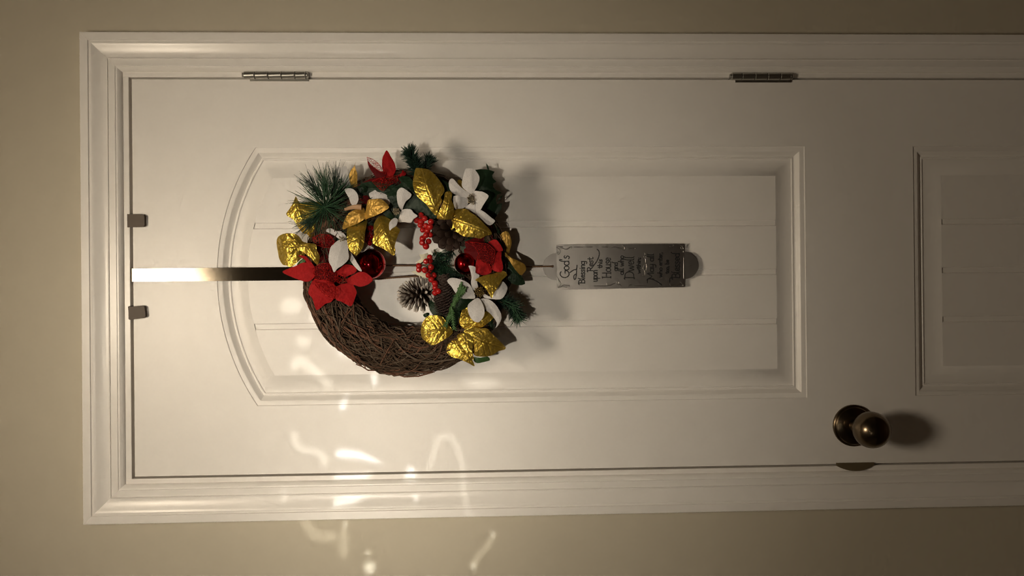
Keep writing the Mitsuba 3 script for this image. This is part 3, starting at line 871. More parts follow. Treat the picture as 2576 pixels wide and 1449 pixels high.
gold(q3, [(1020, 60), (1100, 20), (1190, -10), (1255, -45), (1250, 100), (1240, 250), (1215, 330), (1150, 400), (1100, 375), (1060, 330), (1035, 250)], [(1235, -40), (1190, 150), (1145, 395)], .082, .100, arch=.010, fold=.4, label='shiny gold leaf pointing at the large bauble')
gold(q1, [(1380, 1000), (1440, 965), (1500, 990), (1560, 1030), (1640, 1120), (1670, 1150), (1640, 1230), (1610, 1350), (1620, 1400), (1600, 1465), (1530, 1420), (1470, 1380), (1335, 1310), (1350, 1200), (1340, 1080)], [(1410, 990), (1470, 1150), (1600, 1460)], .082, .095,
     arch=.008, fold=.45, label='gold leaf hanging into the ring opening')
gold(q1, [(1280, 790), (1340, 780), (1440, 780), (1500, 820), (1545, 880), (1500, 920), (1400, 970), (1300, 1000), (1220, 1015), (1250, 900)], [(1230, 1010), (1360, 890), (1545, 880)], .090, .106, m='gold_cloth', vein=.0003, arch=.006)
gold(q3, [(150, 240), (165, 180), (210, 150), (300, 130), (400, 140), (450, 170), (490, 230), (540, 255), (520, 370), (470, 440), (410, 500), (350, 540), (290, 520), (240, 510), (190, 440), (170, 340)], [(540, 280), (380, 300), (300, 290), (155, 280)], .078, .072, arch=.012, fold=.15,
     wr=.0009, label='broad gold leaf beside the metal hanger strip')
gold(q3, [(390, 300), (450, 258), (540, 250), (650, 265), (660, 330), (695, 410), (670, 510), (630, 480), (590, 430), (510, 370), (450, 335)], [(400, 300), (540, 290), (670, 505)], .092, .096, arch=.006, fold=.4, label='folded gold leaf over the red poinsettia')
gold(q2, [(400, 385), (440, 380), (490, 390), (550, 400), (600, 430), (660, 490), (720, 570), (755, 630), (762, 690), (720, 760), (740, 800), (700, 870), (670, 980), (600, 920), (540, 840), (480, 790), (430, 740), (400, 680), (375, 590), (385, 480)],
     [(680, 970), (570, 700), (470, 390)], .098, .088, arch=.012, fold=.3, label='large gold leaf with silvery glitter below the upper needle sprig')
gold(q2, [(880, 900), (950, 890), (1020, 890), (1090, 940), (1170, 1000), (1250, 1080), (1310, 1140), (1340, 1200), (1270, 1220), (1200, 1255), (1110, 1240), (1000, 1230), (920, 1180), (840, 1140), (835, 1040), (850, 960)], [(840, 1010), (1010, 1070), (1340, 1200)], .100, .100,
     arch=.010, fold=.4, vein=.0012, label='long bright gold leaf over the dark pine cone')
gold(q2, [(770, 690), (830, 675), (855, 710), (850, 790), (880, 870), (870, 960), (830, 1020), (670, 1010), (690, 940), (740, 830), (760, 760)], [(760, 1010), (800, 850), (820, 680)], .108, .104, arch=.008, fold=.3, vein=.0010, curl=-.3, label='small folded gold leaf beside the white poinsettia')
gold(q2, [(920, 560), (960, 542), (980, 580), (1000, 650), (1062, 690), (1040, 740), (970, 680)], [(1050, 720), (930, 560)], .072, .075, label='gold leaf tip behind a white petal')
gold(q4, [(1405, 190), (1460, 130), (1500, 105), (1540, 120), (1565, 180), (1580, 250), (1560, 330), (1540, 400), (1490, 360), (1440, 260)], [(1540, 400), (1500, 110)], .050, .060, m='gold_cloth', vein=.0003, label='dull gold leaf at the lower edge of the wreath')
gold(q4, [(1440, 345), (1500, 360), (1560, 420), (1650, 460), (1740, 510), (1757, 570), (1730, 610), (1690, 640), (1600, 540), (1530, 430), (1470, 390)], [(1450, 350), (1590, 460), (1740, 580)], .062, .062, m='gold_cloth', arch=.008, fold=.3, vein=.0003, label='curled dull gold leaf over the twine')
gold(q4, [(1130, 690), (1250, 640), (1350, 620), (1480, 580), (1530, 635), (1470, 690), (1440, 740), (1390, 820), (1360, 860), (1335, 925), (1310, 870), (1250, 790), (1180, 720)], [(1330, 610), (1335, 760), (1335, 920)], .100, .114, arch=.004, fold=.25, smooth_outline=2,
     label='pointed gold leaf over the lower white poinsettia')
gold(q4, [(985, 1040), (1040, 1000), (1060, 1110), (1150, 1150), (1250, 1070), (1340, 1110), (1360, 1160), (1280, 1230), (1200, 1280), (1080, 1280), (1000, 1290), (945, 1220), (960, 1120)], [(960, 1200), (1130, 1190), (1355, 1150)], .082, .078, arch=.004, fold=.25, label='gold leaf under the lower white poinsettia')
gold(q5, [(1365, 560), (1385, 480), (1440, 410), (1520, 400), (1600, 415), (1650, 480), (1700, 545), (1712, 590), (1660, 640), (1590, 680), (1500, 725), (1430, 690), (1375, 640)], [(1710, 570), (1560, 555), (1365, 600)], .090, .088, arch=.008, fold=.12, vein=.0011, label='round gold leaf next to the bare twigs')
gold(q5, [(1830, 575), (1920, 520), (2000, 540), (2080, 540), (2130, 590), (2200, 660), (2290, 762), (2210, 790), (2120, 840), (2000, 845), (1940, 820), (1935, 700)], [(1840, 580), (2040, 680), (2285, 765)], .090, .078, arch=.012, fold=.25, vein=.0012, label='large crinkled gold leaf at the wreath\'s knob side')
gold(q5, [(1640, 790), (1650, 700), (1720, 655), (1790, 640), (1850, 740), (1900, 830), (1950, 950), (1890, 920), (1780, 870), (1700, 850)], [(1720, 660), (1800, 800), (1945, 945)], .080, .082, arch=.006, fold=.3)
gold(q5, [(1755, 625), (1810, 593), (1900, 610), (1948, 640), (1925, 740), (1938, 850), (1930, 880), (1860, 800), (1790, 700)], [(1850, 600), (1870, 740), (1932, 875)], .094, .098, arch=.004, fold=.3, vein=.0010)

# holly and other dark green leaves, plus dark backing leaves added for shaded gaps
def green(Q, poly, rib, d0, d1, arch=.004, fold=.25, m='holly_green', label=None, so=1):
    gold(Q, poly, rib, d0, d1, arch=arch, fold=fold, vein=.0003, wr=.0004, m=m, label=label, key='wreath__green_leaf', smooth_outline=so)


green(q2, [(1140, 415), (1200, 405), (1300, 413), (1375, 440), (1345, 480), (1350, 520), (1396, 560), (1352, 590), (1355, 630), (1390, 665), (1466, 690), (1410, 715), (1388, 770), (1400, 830), (1468, 815), (1455, 890), (1405, 960), (1368, 1012), (1250, 930), (1150, 800), (1120, 600)],
      [(1130, 640), (1300, 660), (1400, 760)], .068, .060, label='dark green spiny holly leaf behind the upper white poinsettia')
green(q2, [(1270, 338), (1290, 370), (1308, 415), (1285, 410), (1275, 375)], [(1295, 412), (1271, 340)], .060, .060)
green(q2, [(1475, 720), (1460, 760), (1430, 790), (1390, 822), (1420, 770)], [(1395, 818), (1475, 722)], .060, .062)
green(q4, [(1480, 480), (1560, 480), (1620, 530), (1680, 610), (1720, 680), (1746, 745), (1650, 760), (1540, 720), (1480, 660), (1500, 560)], [(1490, 500), (1600, 620), (1745, 745)], .062, .056, so=2, label='dark green leaf pointing at the plaque')
green(q4, [(1330, -10), (1400, 50), (1450, 140), (1410, 220), (1360, 200), (1335, 100)], [(1340, 0), (1430, 200)], .060, .056, so=2)
green(q3, [(405, 530), (440, 480), (500, 440), (530, 470), (470, 530)], [(520, 460), (410, 528)], .078, .070, m='cedar_green', so=2)
green(q1, [(1150, 615), (1200, 640), (1230, 612), (1272, 640), (1258, 690), (1190, 692)], [(1260, 690), (1160, 620)], .085, .088, so=2)
green(q5, [(1935, 848), (2010, 858), (2090, 848), (2115, 890), (2060, 902), (1980, 916), (1940, 890)], [(1940, 860), (2110, 885)], .070, .060, m='cedar_green', so=2)
green(q5, [(1390, 395), (1440, 370), (1462, 390), (1420, 425)], [(1395, 400), (1460, 390)], .070, .070, so=2)
green(q5, [(2090, 500), (2150, 445), (2172, 490), (2160, 548), (2100, 540)], [(2095, 510), (2165, 500)], .068, .064, so=2)
green(q1, [(1250, 700), (1400, 640), (1600, 640), (1700, 560), (1850, 600), (1900, 800), (1880, 1000), (1600, 1010), (1500, 900), (1300, 850)], [(1300, 800), (1880, 700)], .083, .083, so=2)  # from here, the dark green leaves are backing added to fill shaded gaps
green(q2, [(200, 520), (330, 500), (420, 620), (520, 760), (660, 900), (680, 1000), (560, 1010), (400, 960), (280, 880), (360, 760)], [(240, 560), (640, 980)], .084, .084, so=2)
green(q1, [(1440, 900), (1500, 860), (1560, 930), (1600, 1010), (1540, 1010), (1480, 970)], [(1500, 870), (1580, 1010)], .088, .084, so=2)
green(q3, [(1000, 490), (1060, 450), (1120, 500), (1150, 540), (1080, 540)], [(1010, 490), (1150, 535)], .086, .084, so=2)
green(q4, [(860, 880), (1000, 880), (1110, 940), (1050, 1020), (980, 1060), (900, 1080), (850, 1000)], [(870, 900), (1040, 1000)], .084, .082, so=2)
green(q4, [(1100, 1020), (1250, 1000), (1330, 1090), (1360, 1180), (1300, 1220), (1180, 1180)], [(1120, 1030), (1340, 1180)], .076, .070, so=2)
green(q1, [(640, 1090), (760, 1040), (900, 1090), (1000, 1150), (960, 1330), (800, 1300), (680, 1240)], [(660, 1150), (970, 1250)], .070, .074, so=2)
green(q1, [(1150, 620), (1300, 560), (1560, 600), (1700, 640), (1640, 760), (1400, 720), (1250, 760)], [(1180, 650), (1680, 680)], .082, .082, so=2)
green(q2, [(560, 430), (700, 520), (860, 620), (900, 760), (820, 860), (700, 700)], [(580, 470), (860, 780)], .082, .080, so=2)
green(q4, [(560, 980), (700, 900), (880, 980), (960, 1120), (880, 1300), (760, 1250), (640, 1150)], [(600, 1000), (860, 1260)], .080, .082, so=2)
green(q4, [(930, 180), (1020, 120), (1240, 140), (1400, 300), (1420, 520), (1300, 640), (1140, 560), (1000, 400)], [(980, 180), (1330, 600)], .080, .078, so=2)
green(q4, [(455, 385), (500, 388), (560, 365), (575, 420), (530, 480), (500, 505), (410, 482), (482, 440)], [(560, 440), (420, 480)], .066, .060, m='cream_leaf', label='cream holly leaf tip behind the berries')
green(q4, [(358, 595), (420, 578), (480, 598), (560, 640), (605, 720), (540, 690), (460, 652), (400, 622)], [(600, 700), (365, 597)], .066, .060, m='cream_leaf', label='cream and green holly leaf behind the berries')

# --- poinsettias
def flower(name, label):
    k = num(name)
    labels[k] = {'label': label}
    return k


def beads(flower_, Q, x, y, r, d, n, m, br=.0011, sy=1.0, label=None):
    ms = []
    for i in range(n):
        a, q = i * 2.39996, r * math.sqrt((i + .5) / n)
        p = at(*Q(x + q * math.cos(a), y + sy * q * math.sin(a)), d + .004 * rng.uniform(-.4, 1))
        b = trimesh.creation.icosphere(subdivisions=1, radius=br * rng.uniform(.7, 1.2))
        b.apply_translation(p); ms.append(b)
        base = at(*Q(x + .3 * q * math.cos(a), y + .3 * q * math.sin(a)), d - .008)
        ms.append(trimesh.Trimesh(*tube([base, p], .0003, 4), process=False))
    add(f'{flower_}__stamens', cat(ms), m, smooth=True, label=label, kind='stuff')


W = 'white_felt'
f = flower('wreath__white_poinsettia', 'white felt poinsettia at the inner edge with silver stamens')
petal(f, q1, [(1295, 715), (1330, 690), (1370, 665), (1400, 690), (1470, 705), (1540, 745), (1590, 800), (1645, 870), (1625, 915), (1590, 930), (1540, 870), (1500, 820), (1420, 775), (1330, 780)], [(1630, 910), (1500, 780), (1300, 720)], .080, .088, W, arch=.004, fold=.3)
petal(f, q1, [(1640, 690), (1680, 645), (1720, 650), (1780, 690), (1815, 725), (1790, 770), (1750, 800), (1710, 860), (1690, 905), (1655, 870), (1635, 790)], [(1680, 900), (1720, 650)], .086, .102, W, fold=.25, arch=.005)
petal(f, q1, [(1690, 905), (1800, 900), (1840, 945), (1890, 985), (1840, 1020), (1805, 1065), (1730, 1055), (1640, 1045), (1660, 980)], [(1660, 980), (1890, 985)], .088, .098, W, fold=.2)
petal(f, q1, [(1550, 1050), (1600, 1000), (1640, 1020), (1640, 1060), (1625, 1105), (1580, 1135), (1550, 1160), (1540, 1110)], [(1620, 1000), (1560, 1150)], .092, .100, W, fold=.2)
beads(f, q1, 1625, 928, 44, .094, 22, 'silver_bead', label='silver bead stamens')
f = flower('wreath__white_poinsettia', 'white felt poinsettia in front of the dark holly leaf')
petal(f, q2, [(870, 740), (960, 740), (1040, 760), (1050, 830), (1010, 880), (920, 905), (880, 860)], [(1060, 790), (880, 830)], .088, .086, W, fold=.2)
petal(f, q2, [(815, 565), (850, 520), (890, 550), (940, 610), (1000, 660), (1065, 700), (1080, 760), (980, 750), (900, 725), (850, 692), (822, 640)], [(1075, 760), (940, 680), (820, 570)], .090, .092, W, fold=.3, arch=.004)
petal(f, q2, [(1010, 440), (1030, 410), (1090, 410), (1130, 420), (1190, 510), (1170, 600), (1130, 670), (1110, 725), (1050, 685), (975, 620), (985, 530)], [(1095, 730), (1080, 415)], .092, .104, W, fold=.2, arch=.004)
petal(f, q2, [(1015, 890), (1060, 840), (1120, 820), (1150, 900), (1162, 985), (1100, 935)], [(1090, 800), (1155, 975)], .092, .088, W, fold=.25)
petal(f, q2, [(1140, 880), (1200, 905), (1270, 950), (1330, 1000), (1380, 1040), (1330, 1090), (1280, 1085), (1220, 1040), (1170, 980)], [(1120, 830), (1240, 970), (1375, 1060)], .092, .092, W, fold=.3, arch=.005)
petal(f, q2, [(1125, 680), (1190, 685), (1230, 692), (1300, 742), (1270, 800), (1230, 860), (1200, 908), (1150, 890), (1135, 800)], [(1110, 790), (1300, 750)], .094, .108, W, fold=.15, curl=.2)
beads(f, q2, 1092, 778, 48, .100, 26, 'silver_bead', sy=1.4, label='silver bead stamens')
f = flower('wreath__white_poinsettia', 'white poinsettia with dark gold stamens at the knob side of the wreath')
petal(f, q4, [(1330, 900), (1400, 800), (1460, 712), (1510, 750), (1530, 800), (1500, 880), (1450, 930), (1370, 932), (1250, 915), (1240, 860)], [(1215, 860), (1500, 800)], .088, .092, W, fold=.2, arch=.004)
petal(f, q4, [(795, 710), (850, 670), (960, 690), (1060, 740), (1115, 830), (1135, 920), (1050, 925), (960, 920), (900, 860), (850, 780)], [(1140, 880), (980, 800), (800, 700)], .090, .094, W, fold=.25, arch=.005)
petal(f, q4, [(1058, 525), (1140, 540), (1140, 610), (1190, 640), (1160, 720), (1172, 780), (1120, 825), (1085, 740), (1092, 660), (1075, 580)], [(1145, 810), (1130, 680), (1085, 525)], .092, .110, W, fold=.35)
petal(f, q4, [(1190, 930), (1300, 930), (1380, 990), (1440, 1080), (1458, 1160), (1425, 1240), (1382, 1285), (1400, 1220), (1350, 1140), (1300, 1090), (1240, 1040)], [(1190, 900), (1340, 1030), (1430, 1180), (1385, 1280)], .092, .086, W, fold=.35, arch=.006, smooth_outline=2)
petal(f, q4, [(1045, 1010), (1100, 950), (1170, 915), (1220, 970), (1250, 1060), (1240, 1140), (1180, 1210), (1110, 1190), (1060, 1110)], [(1175, 910), (1150, 1200)], .096, .104, W, fold=.12, arch=.006)
beads(f, q4, 1190, 842, 62, .096, 34, 'gold_bead', label='dark gold stamens')
f = flower('wreath__white_poinsettia', 'crumpled white poinsettia between gold leaves at the top of the wreath')
petal(f, q1, [(750, 1155), (830, 1130), (900, 1165), (960, 1170), (1010, 1220), (1025, 1290), (950, 1270), (880, 1225), (820, 1192)], [(1020, 1280), (900, 1190), (755, 1155)], .080, .078, W, fold=.3)
petal(f, q3, [(1040, 340), (1090, 390), (1150, 480), (1190, 540), (1217, 592), (1170, 580), (1100, 510), (1050, 430)], [(1040, 350), (1215, 590)], .088, .100, W, fold=.3)
petal(f, q3, [(1185, 330), (1230, 240), (1270, 250), (1300, 290), (1270, 330), (1210, 362)], [(1190, 350), (1290, 280)], .082, .078, W)
petal(f, q3, [(815, 310), (850, 260), (920, 200), (1030, 220), (1035, 330), (1047, 440), (980, 520), (920, 560), (880, 607), (850, 540), (806, 460)], [(960, 210), (930, 400), (880, 605)], .094, .110, W, fold=.3, arch=.005)
beads(f, q3, 955, 200, 34, .094, 9, 'silver_bead', label='silver bead stamens')
f = flower('wreath__white_poinsettia', 'pale petals standing up beside the big needle sprig')
petal(f, q1, [(885, 385), (960, 400), (1020, 380), (1050, 470), (1062, 620), (1040, 690), (980, 570), (910, 490)], [(1040, 690), (960, 400)], .060, .072, W, fold=.2)
petal(f, q1, [(1000, 665), (1050, 645), (1110, 660), (1160, 720), (1162, 800), (1110, 857), (1070, 830), (1050, 760)], [(1050, 830), (1090, 660)], .098, .104, W, fold=.15)

R, DR = 'red_velvet', 'dark_red_velvet'


def lace(flower_, Q, poly, d0, d1, axis, m='red_glitter', cell=6.5, r=.00028, label='glittering lace petal'):
    """A petal of wire lace: the walls of random cells."""
    P = Polygon([Q(*p) for p in poly]).buffer(0)
    x0, y0, x1, y1 = P.bounds
    n = int((x1 - x0) * (y1 - y0) / (cell * .55) ** 2)
    s = np.c_[rng.uniform(x0 - 6, x1 + 6, n), rng.uniform(y0 - 6, y1 + 6, n)]
    vo = Voronoi(s)
    a, b = np.array(Q(*axis[0])), np.array(Q(*axis[1]))
    ax = (b - a) / ((b - a) @ (b - a))

    def lift(p):
        t = float((np.asarray(p) - a) @ ax)
        return at(p[0], p[1], d0 + (d1 - d0) * t + .006 * 4 * t * (1 - t) * .6 + .0012 * math.sin(p[0] * .9) * math.cos(p[1] * .8))
    parts = []
    for i, j in vo.ridge_vertices:
        if i < 0 or j < 0:
            continue
        g = LineString([vo.vertices[i], vo.vertices[j]]).intersection(P)
        if g.is_empty or g.geom_type != 'LineString' or g.length < .4:
            continue
        c = np.array(g.coords)
        parts.append(tube([lift(c[0]), lift(c[-1])], r, 4, caps=False))
    e = np.array([P.exterior.interpolate(q).coords[0] for q in np.arange(0, P.exterior.length, 3)])
    parts.append(tube(np.array([lift(p) for p in np.vstack([e, e[:1]])]), r * 1.2, 5))
    add(num(f'{flower_}__lace_petal'), merge(parts), m, smooth=True, label=label)


f = flower('wreath__red_poinsettia', 'red poinsettia with one bright upright petal at the hinge side of the wreath')
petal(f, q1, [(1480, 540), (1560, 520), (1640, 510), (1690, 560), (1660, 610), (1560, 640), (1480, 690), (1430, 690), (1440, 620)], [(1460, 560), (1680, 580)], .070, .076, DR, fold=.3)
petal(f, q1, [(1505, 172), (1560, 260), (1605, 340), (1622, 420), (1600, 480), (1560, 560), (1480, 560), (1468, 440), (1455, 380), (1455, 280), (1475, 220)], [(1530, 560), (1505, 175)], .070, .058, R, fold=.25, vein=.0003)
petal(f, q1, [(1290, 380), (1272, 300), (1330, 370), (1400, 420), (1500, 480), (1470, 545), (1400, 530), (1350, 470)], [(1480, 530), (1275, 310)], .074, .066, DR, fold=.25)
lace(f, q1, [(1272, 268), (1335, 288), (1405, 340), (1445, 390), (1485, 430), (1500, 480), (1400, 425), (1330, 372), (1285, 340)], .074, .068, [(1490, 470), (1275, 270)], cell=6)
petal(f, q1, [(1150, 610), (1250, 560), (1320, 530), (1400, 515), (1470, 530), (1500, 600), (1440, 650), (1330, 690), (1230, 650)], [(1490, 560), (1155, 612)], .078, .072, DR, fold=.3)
petal(f, q1, [(1630, 505), (1690, 460), (1700, 420), (1745, 460), (1730, 490), (1670, 518)], [(1630, 510), (1735, 465)], .068, .066, R)
lace(f, q1, [(1330, 560), (1430, 520), (1540, 500), (1640, 490), (1650, 560), (1540, 610), (1470, 680), (1430, 660)], .084, .084, [(1350, 560), (1640, 530)], cell=6)
beads(f, q1, 1490, 560, 60, .084, 14, 'red_glitter', br=.0009)
f = flower('wreath__red_poinsettia', 'large red velvet poinsettia over the metal hanger strip')
petal(f, q3, [(440, 402), (520, 405), (570, 450), (610, 500), (660, 580), (700, 620), (640, 630), (560, 530), (520, 450)], [(690, 620), (560, 470), (445, 404)], .086, .096, R, fold=.3)
petal(f, q3, [(220, 600), (300, 560), (400, 530), (480, 490), (560, 490), (640, 540), (650, 640), (600, 700), (540, 720), (450, 695), (350, 660)], [(650, 620), (440, 610), (225, 600)], .092, .078, R, fold=.2, vein=.0003, arch=.006)
petal(f, q3, [(890, 600), (950, 550), (1000, 510), (1080, 515), (1146, 560), (1130, 610), (1060, 640), (1000, 660), (930, 640)], [(900, 630), (1146, 560)], .092, .098, R, fold=.3)
petal(f, q3, [(1020, 690), (1100, 640), (1180, 600), (1260, 610), (1343, 680), (1330, 720), (1270, 760), (1190, 780), (1120, 760), (1040, 740)], [(930, 700), (1150, 690), (1340, 700)], .092, .104, R, fold=.2, arch=.004)
petal(f, q3, [(880, 800), (960, 750), (1080, 740), (1142, 830), (1130, 900), (1080, 1013), (1020, 995), (960, 960), (890, 930)], [(880, 720), (1000, 860), (1075, 1005)], .092, .092, R, fold=.2, vein=.0005, arch=.005)
petal(f, q3, [(553, 850), (600, 720), (650, 680), (760, 680), (870, 740), (890, 860), (840, 960), (760, 990), (655, 1067), (620, 970), (600, 910)], [(820, 660), (720, 860), (658, 1060)], .094, .092, R, fold=.2, vein=.0005, arch=.006)
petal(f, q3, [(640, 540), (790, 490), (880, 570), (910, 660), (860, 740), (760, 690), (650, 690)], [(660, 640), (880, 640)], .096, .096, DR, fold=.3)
lace(f, q3, [(610, 560), (700, 500), (800, 490), (900, 580), (920, 680), (850, 740), (750, 700), (640, 690)], .099, .104, [(640, 600), (900, 640)])
lace(f, q3, [(620, 700), (690, 740), (800, 730), (880, 760), (920, 810), (918, 870), (870, 930), (800, 900), (720, 850), (650, 770)], .100, .108, [(780, 640), (880, 930)])
lace(f, q3, [(880, 650), (960, 625), (1022, 680), (1012, 742), (950, 745), (890, 710)], .100, .106, [(880, 680), (1020, 700)])
beads(f, q3, 770, 620, 70, .102, 14, 'red_glitter', br=.0008)
f = flower('wreath__red_poinsettia', 'red poinsettia beside the small bauble at the lower edge of the wreath')
petal(f, q4, [(1265, 30), (1320, 20), (1345, 60), (1345, 145), (1300, 120)], [(1330, 140), (1310, 25)], .070, .066, R)
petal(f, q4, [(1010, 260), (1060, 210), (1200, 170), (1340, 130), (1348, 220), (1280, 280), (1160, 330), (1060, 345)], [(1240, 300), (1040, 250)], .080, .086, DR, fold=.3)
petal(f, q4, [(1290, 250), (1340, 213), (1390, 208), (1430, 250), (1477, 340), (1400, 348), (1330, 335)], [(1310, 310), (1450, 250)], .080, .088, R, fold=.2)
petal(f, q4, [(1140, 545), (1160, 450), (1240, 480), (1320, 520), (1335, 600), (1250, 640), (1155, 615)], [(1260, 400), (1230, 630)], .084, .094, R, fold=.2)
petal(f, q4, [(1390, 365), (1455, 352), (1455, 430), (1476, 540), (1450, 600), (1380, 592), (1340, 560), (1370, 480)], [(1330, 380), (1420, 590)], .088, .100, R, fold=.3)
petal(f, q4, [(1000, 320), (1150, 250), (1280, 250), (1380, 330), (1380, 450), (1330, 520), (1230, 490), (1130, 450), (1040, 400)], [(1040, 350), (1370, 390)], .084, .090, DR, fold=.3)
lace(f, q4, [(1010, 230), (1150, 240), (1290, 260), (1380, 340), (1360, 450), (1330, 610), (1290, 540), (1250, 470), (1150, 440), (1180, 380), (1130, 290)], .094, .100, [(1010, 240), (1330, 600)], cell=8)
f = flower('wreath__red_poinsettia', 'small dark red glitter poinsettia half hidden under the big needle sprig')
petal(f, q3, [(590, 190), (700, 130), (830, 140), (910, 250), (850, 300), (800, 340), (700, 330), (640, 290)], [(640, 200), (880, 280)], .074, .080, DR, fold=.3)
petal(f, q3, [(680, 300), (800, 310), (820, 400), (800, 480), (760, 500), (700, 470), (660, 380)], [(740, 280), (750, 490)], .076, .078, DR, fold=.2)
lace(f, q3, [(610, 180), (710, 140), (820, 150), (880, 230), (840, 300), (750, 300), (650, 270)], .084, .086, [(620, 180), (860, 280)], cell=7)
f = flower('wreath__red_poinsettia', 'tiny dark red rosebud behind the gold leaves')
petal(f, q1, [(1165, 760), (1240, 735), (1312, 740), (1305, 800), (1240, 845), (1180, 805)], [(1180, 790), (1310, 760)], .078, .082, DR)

# --- baubles
for i, (u, v, r, d, lab) in enumerate(((932.5, 664, .0220, .055, 'large shiny red bauble at the inner edge of the ring'), (1170.5, 663, .0160, .078, 'small shiny red bauble beside the berries'))):
    k = num('wreath__bauble')
    labels[k] = {'label': lab}
    b = trimesh.creation.icosphere(subdivisions=5, radius=r)
    b.apply_translation(at(u, v, d))
    add(f'{k}__ball', b, 'red_mirror', smooth=True)
    cap = lathe([(0, r * 1.16), (r * .12, r * 1.16), (r * .20, r * 1.12), (r * .22, r * .95), (0, r * .95)], 20)
    cap.apply_transform(trimesh.geometry.align_vectors([0, 0, 1], [.25, .25 if i == 0 else .8, .9])); cap.apply_translation(at(u, v, d))
    add(f'{k}__cap', cap, 'gold_bead', smooth=30)

# --- berries
def berries(label, Q, spots, r, d, m, stem=True):
    k = num('wreath__berry_spray')
    labels[k] = {'label': label}
    pts = []
    for i, (x, y) in enumerate(spots):
        p = at(*Q(x, y), d + .004 * math.sin(i * 2.1))
        pts.append(p)
        rr = r * rng.uniform(.92, 1.08)
        b = trimesh.creation.icosphere(subdivisions=3, radius=rr)
        bv = np.array(b.vertices)
        dirn = np.array([rng.normal() * .4, -1, rng.normal() * .4]); dirn /= np.linalg.norm(dirn)
        b.vertices = bv * (1 - .10 * np.exp(-((1 - bv @ dirn / rr) / .03)))[:, None] + p
        add(num(f'{k}__berry'), b, m, smooth=True)
    if stem:
        c = [at(*Q(x, y), d - .010) for x, y in sorted(spots, key=lambda s: s[1])]
        st = [tube(spline(c[::3] if len(c) > 6 else c, 3), .0009, 5)] + [tube([p, p + np.array([.0, .010, 0]) + rng.normal(size=3) * .001], .0005, 4) for p in pts]
        add(f'{k}__stem', merge(st), 'bark_dark', smooth=True, label='dark stems')
    return k


berries('cluster of red berries beside the dark pine cone', q2, [(480, 970), (525, 1012), (428, 1032), (482, 1052), (600, 1052), (472, 1092), (540, 1100), (590, 1112), (500, 1152), (556, 1162), (540, 1215), (500, 1257), (592, 1212), (494, 1306), (571, 1292), (540, 1352)], .0044, .088, 'berry_red')
berries('trailing string of red berries beside the frosted pine cone', q4, [(585, 420), (540, 470), (455, 527), (455, 572), (525, 577), (582, 580), (602, 540), (566, 640), (637, 640), (605, 690), (650, 740), (655, 790), (650, 852), (692, 834), (585, 465)], .0043, .090, 'berry_red')
berries('string of dark red glossy beads between two gold leaves', q1, [(1290, 1085), (1275, 1130), (1318, 1125), (1300, 1185), (1262, 1215), (1318, 1230), (1285, 1265), (1300, 1310), (1270, 1320)], .0044, .072, 'berry_glossy')


# --- pine cones
def scale_mesh(ln, w0, w1, thick, lift, tipc, bodyc, frost):
    """One cone scale along +x, its face up +z: narrow at the base, thick and rounded at the tip."""
    n, v, c = 7, [], []
    for i in range(n):
        t = i / (n - 1)
        w = (w0 + (w1 - w0) * t ** .8) * (1 if t < .8 else math.sqrt(max(.05, 1 - ((t - .8) / .22) ** 2)))
        z = lift * t * t
        h = thick * (.5 + .6 * t) * (1 if t < .85 else .6)
        ring = [(ln * t, -w, z), (ln * t, -w * .6, z + h * .8), (ln * t, 0, z + h), (ln * t, w * .6, z + h * .8), (ln * t, w, z), (ln * t, 0, z - h * .6)]
        v += ring
        col = np.array(bodyc) * (1 - t) + np.array(tipc) * t
        fr = min(1, max(0, (t - .55) / .3)) * frost
        for q in range(6):
            f_ = fr * rng.uniform(.2, 1.1)
            c.append(np.clip(col * (1 - f_) + np.array([.62, .58, .53]) * f_, 0, 1))
    f = []
    for i in range(n - 1):
        for q in range(6):
            a, b = i * 6 + q, i * 6 + (q + 1) % 6
            f += [(a, b, b + 6), (a, b + 6, a + 6)]
    e = (n - 1) * 6
    f += [(e, e + 2, e + 1), (e, e + 3, e + 2), (e, e + 4, e + 3), (e, e + 5, e + 4)]
    f = np.array(f)
    return np.array(v, float), f[:, ::-1], np.array(c)


def cone(label, base, axis, length, radius, n, ln, w1, thick, open_, tipc, bodyc, frost=0., w0=.0012, prof=None):
    """Scales in a spiral round the axis; open_ gives the angle of the scales from the axis at the base and at the top, in degrees."""
    k = num('wreath__pine_cone')
    labels[k] = {'label': label}
    axis = np.asarray(axis, float); axis /= np.linalg.norm(axis)
    e1 = np.cross(axis, [.3, .9, .2]); e1 /= np.linalg.norm(e1)
    e2 = np.cross(axis, e1)
    corep = np.array([base + axis * length * t for t in np.linspace(0, 1, 8)])
    v, f = tube(corep, radius * .38 * np.array([.6, 1, 1, .95, .85, .7, .5, .2]), 10)
    add(f'{k}__core', (v, f), 'cone_brown', smooth=True, color=np.tile(np.array(bodyc) * .6, (len(v), 1)))
    for i in range(n):
        t = (i + .5) / n
        a = i * 2.39996
        pr = prof(t) if prof else math.sin(math.pi * (.14 + .80 * t)) ** .8
        ang = math.radians(open_[0] + (open_[1] - open_[0]) * t)
        rad = e1 * math.cos(a) + e2 * math.sin(a)
        x = rad * math.sin(ang) + axis * math.cos(ang)
        z = -rad * math.cos(ang) + axis * math.sin(ang)     # inner face up
        y = np.cross(z, x)
        s = (.45 + .55 * pr)
        v, f, c = scale_mesh(ln * s * rng.uniform(.92, 1.06), w0, w1 * (.55 + .45 * pr), thick, -ln * .10, tipc, bodyc, frost)
        o = base + axis * length * (t * .92) + rad * radius * .26 * pr
        P = o + v[:, :1] * x + v[:, 1:2] * y + v[:, 2:3] * z
        add(num(f'{k}__scale'), (P, f), 'cone_brown', smooth=True, color=c * rng.uniform(.8, 1.15))


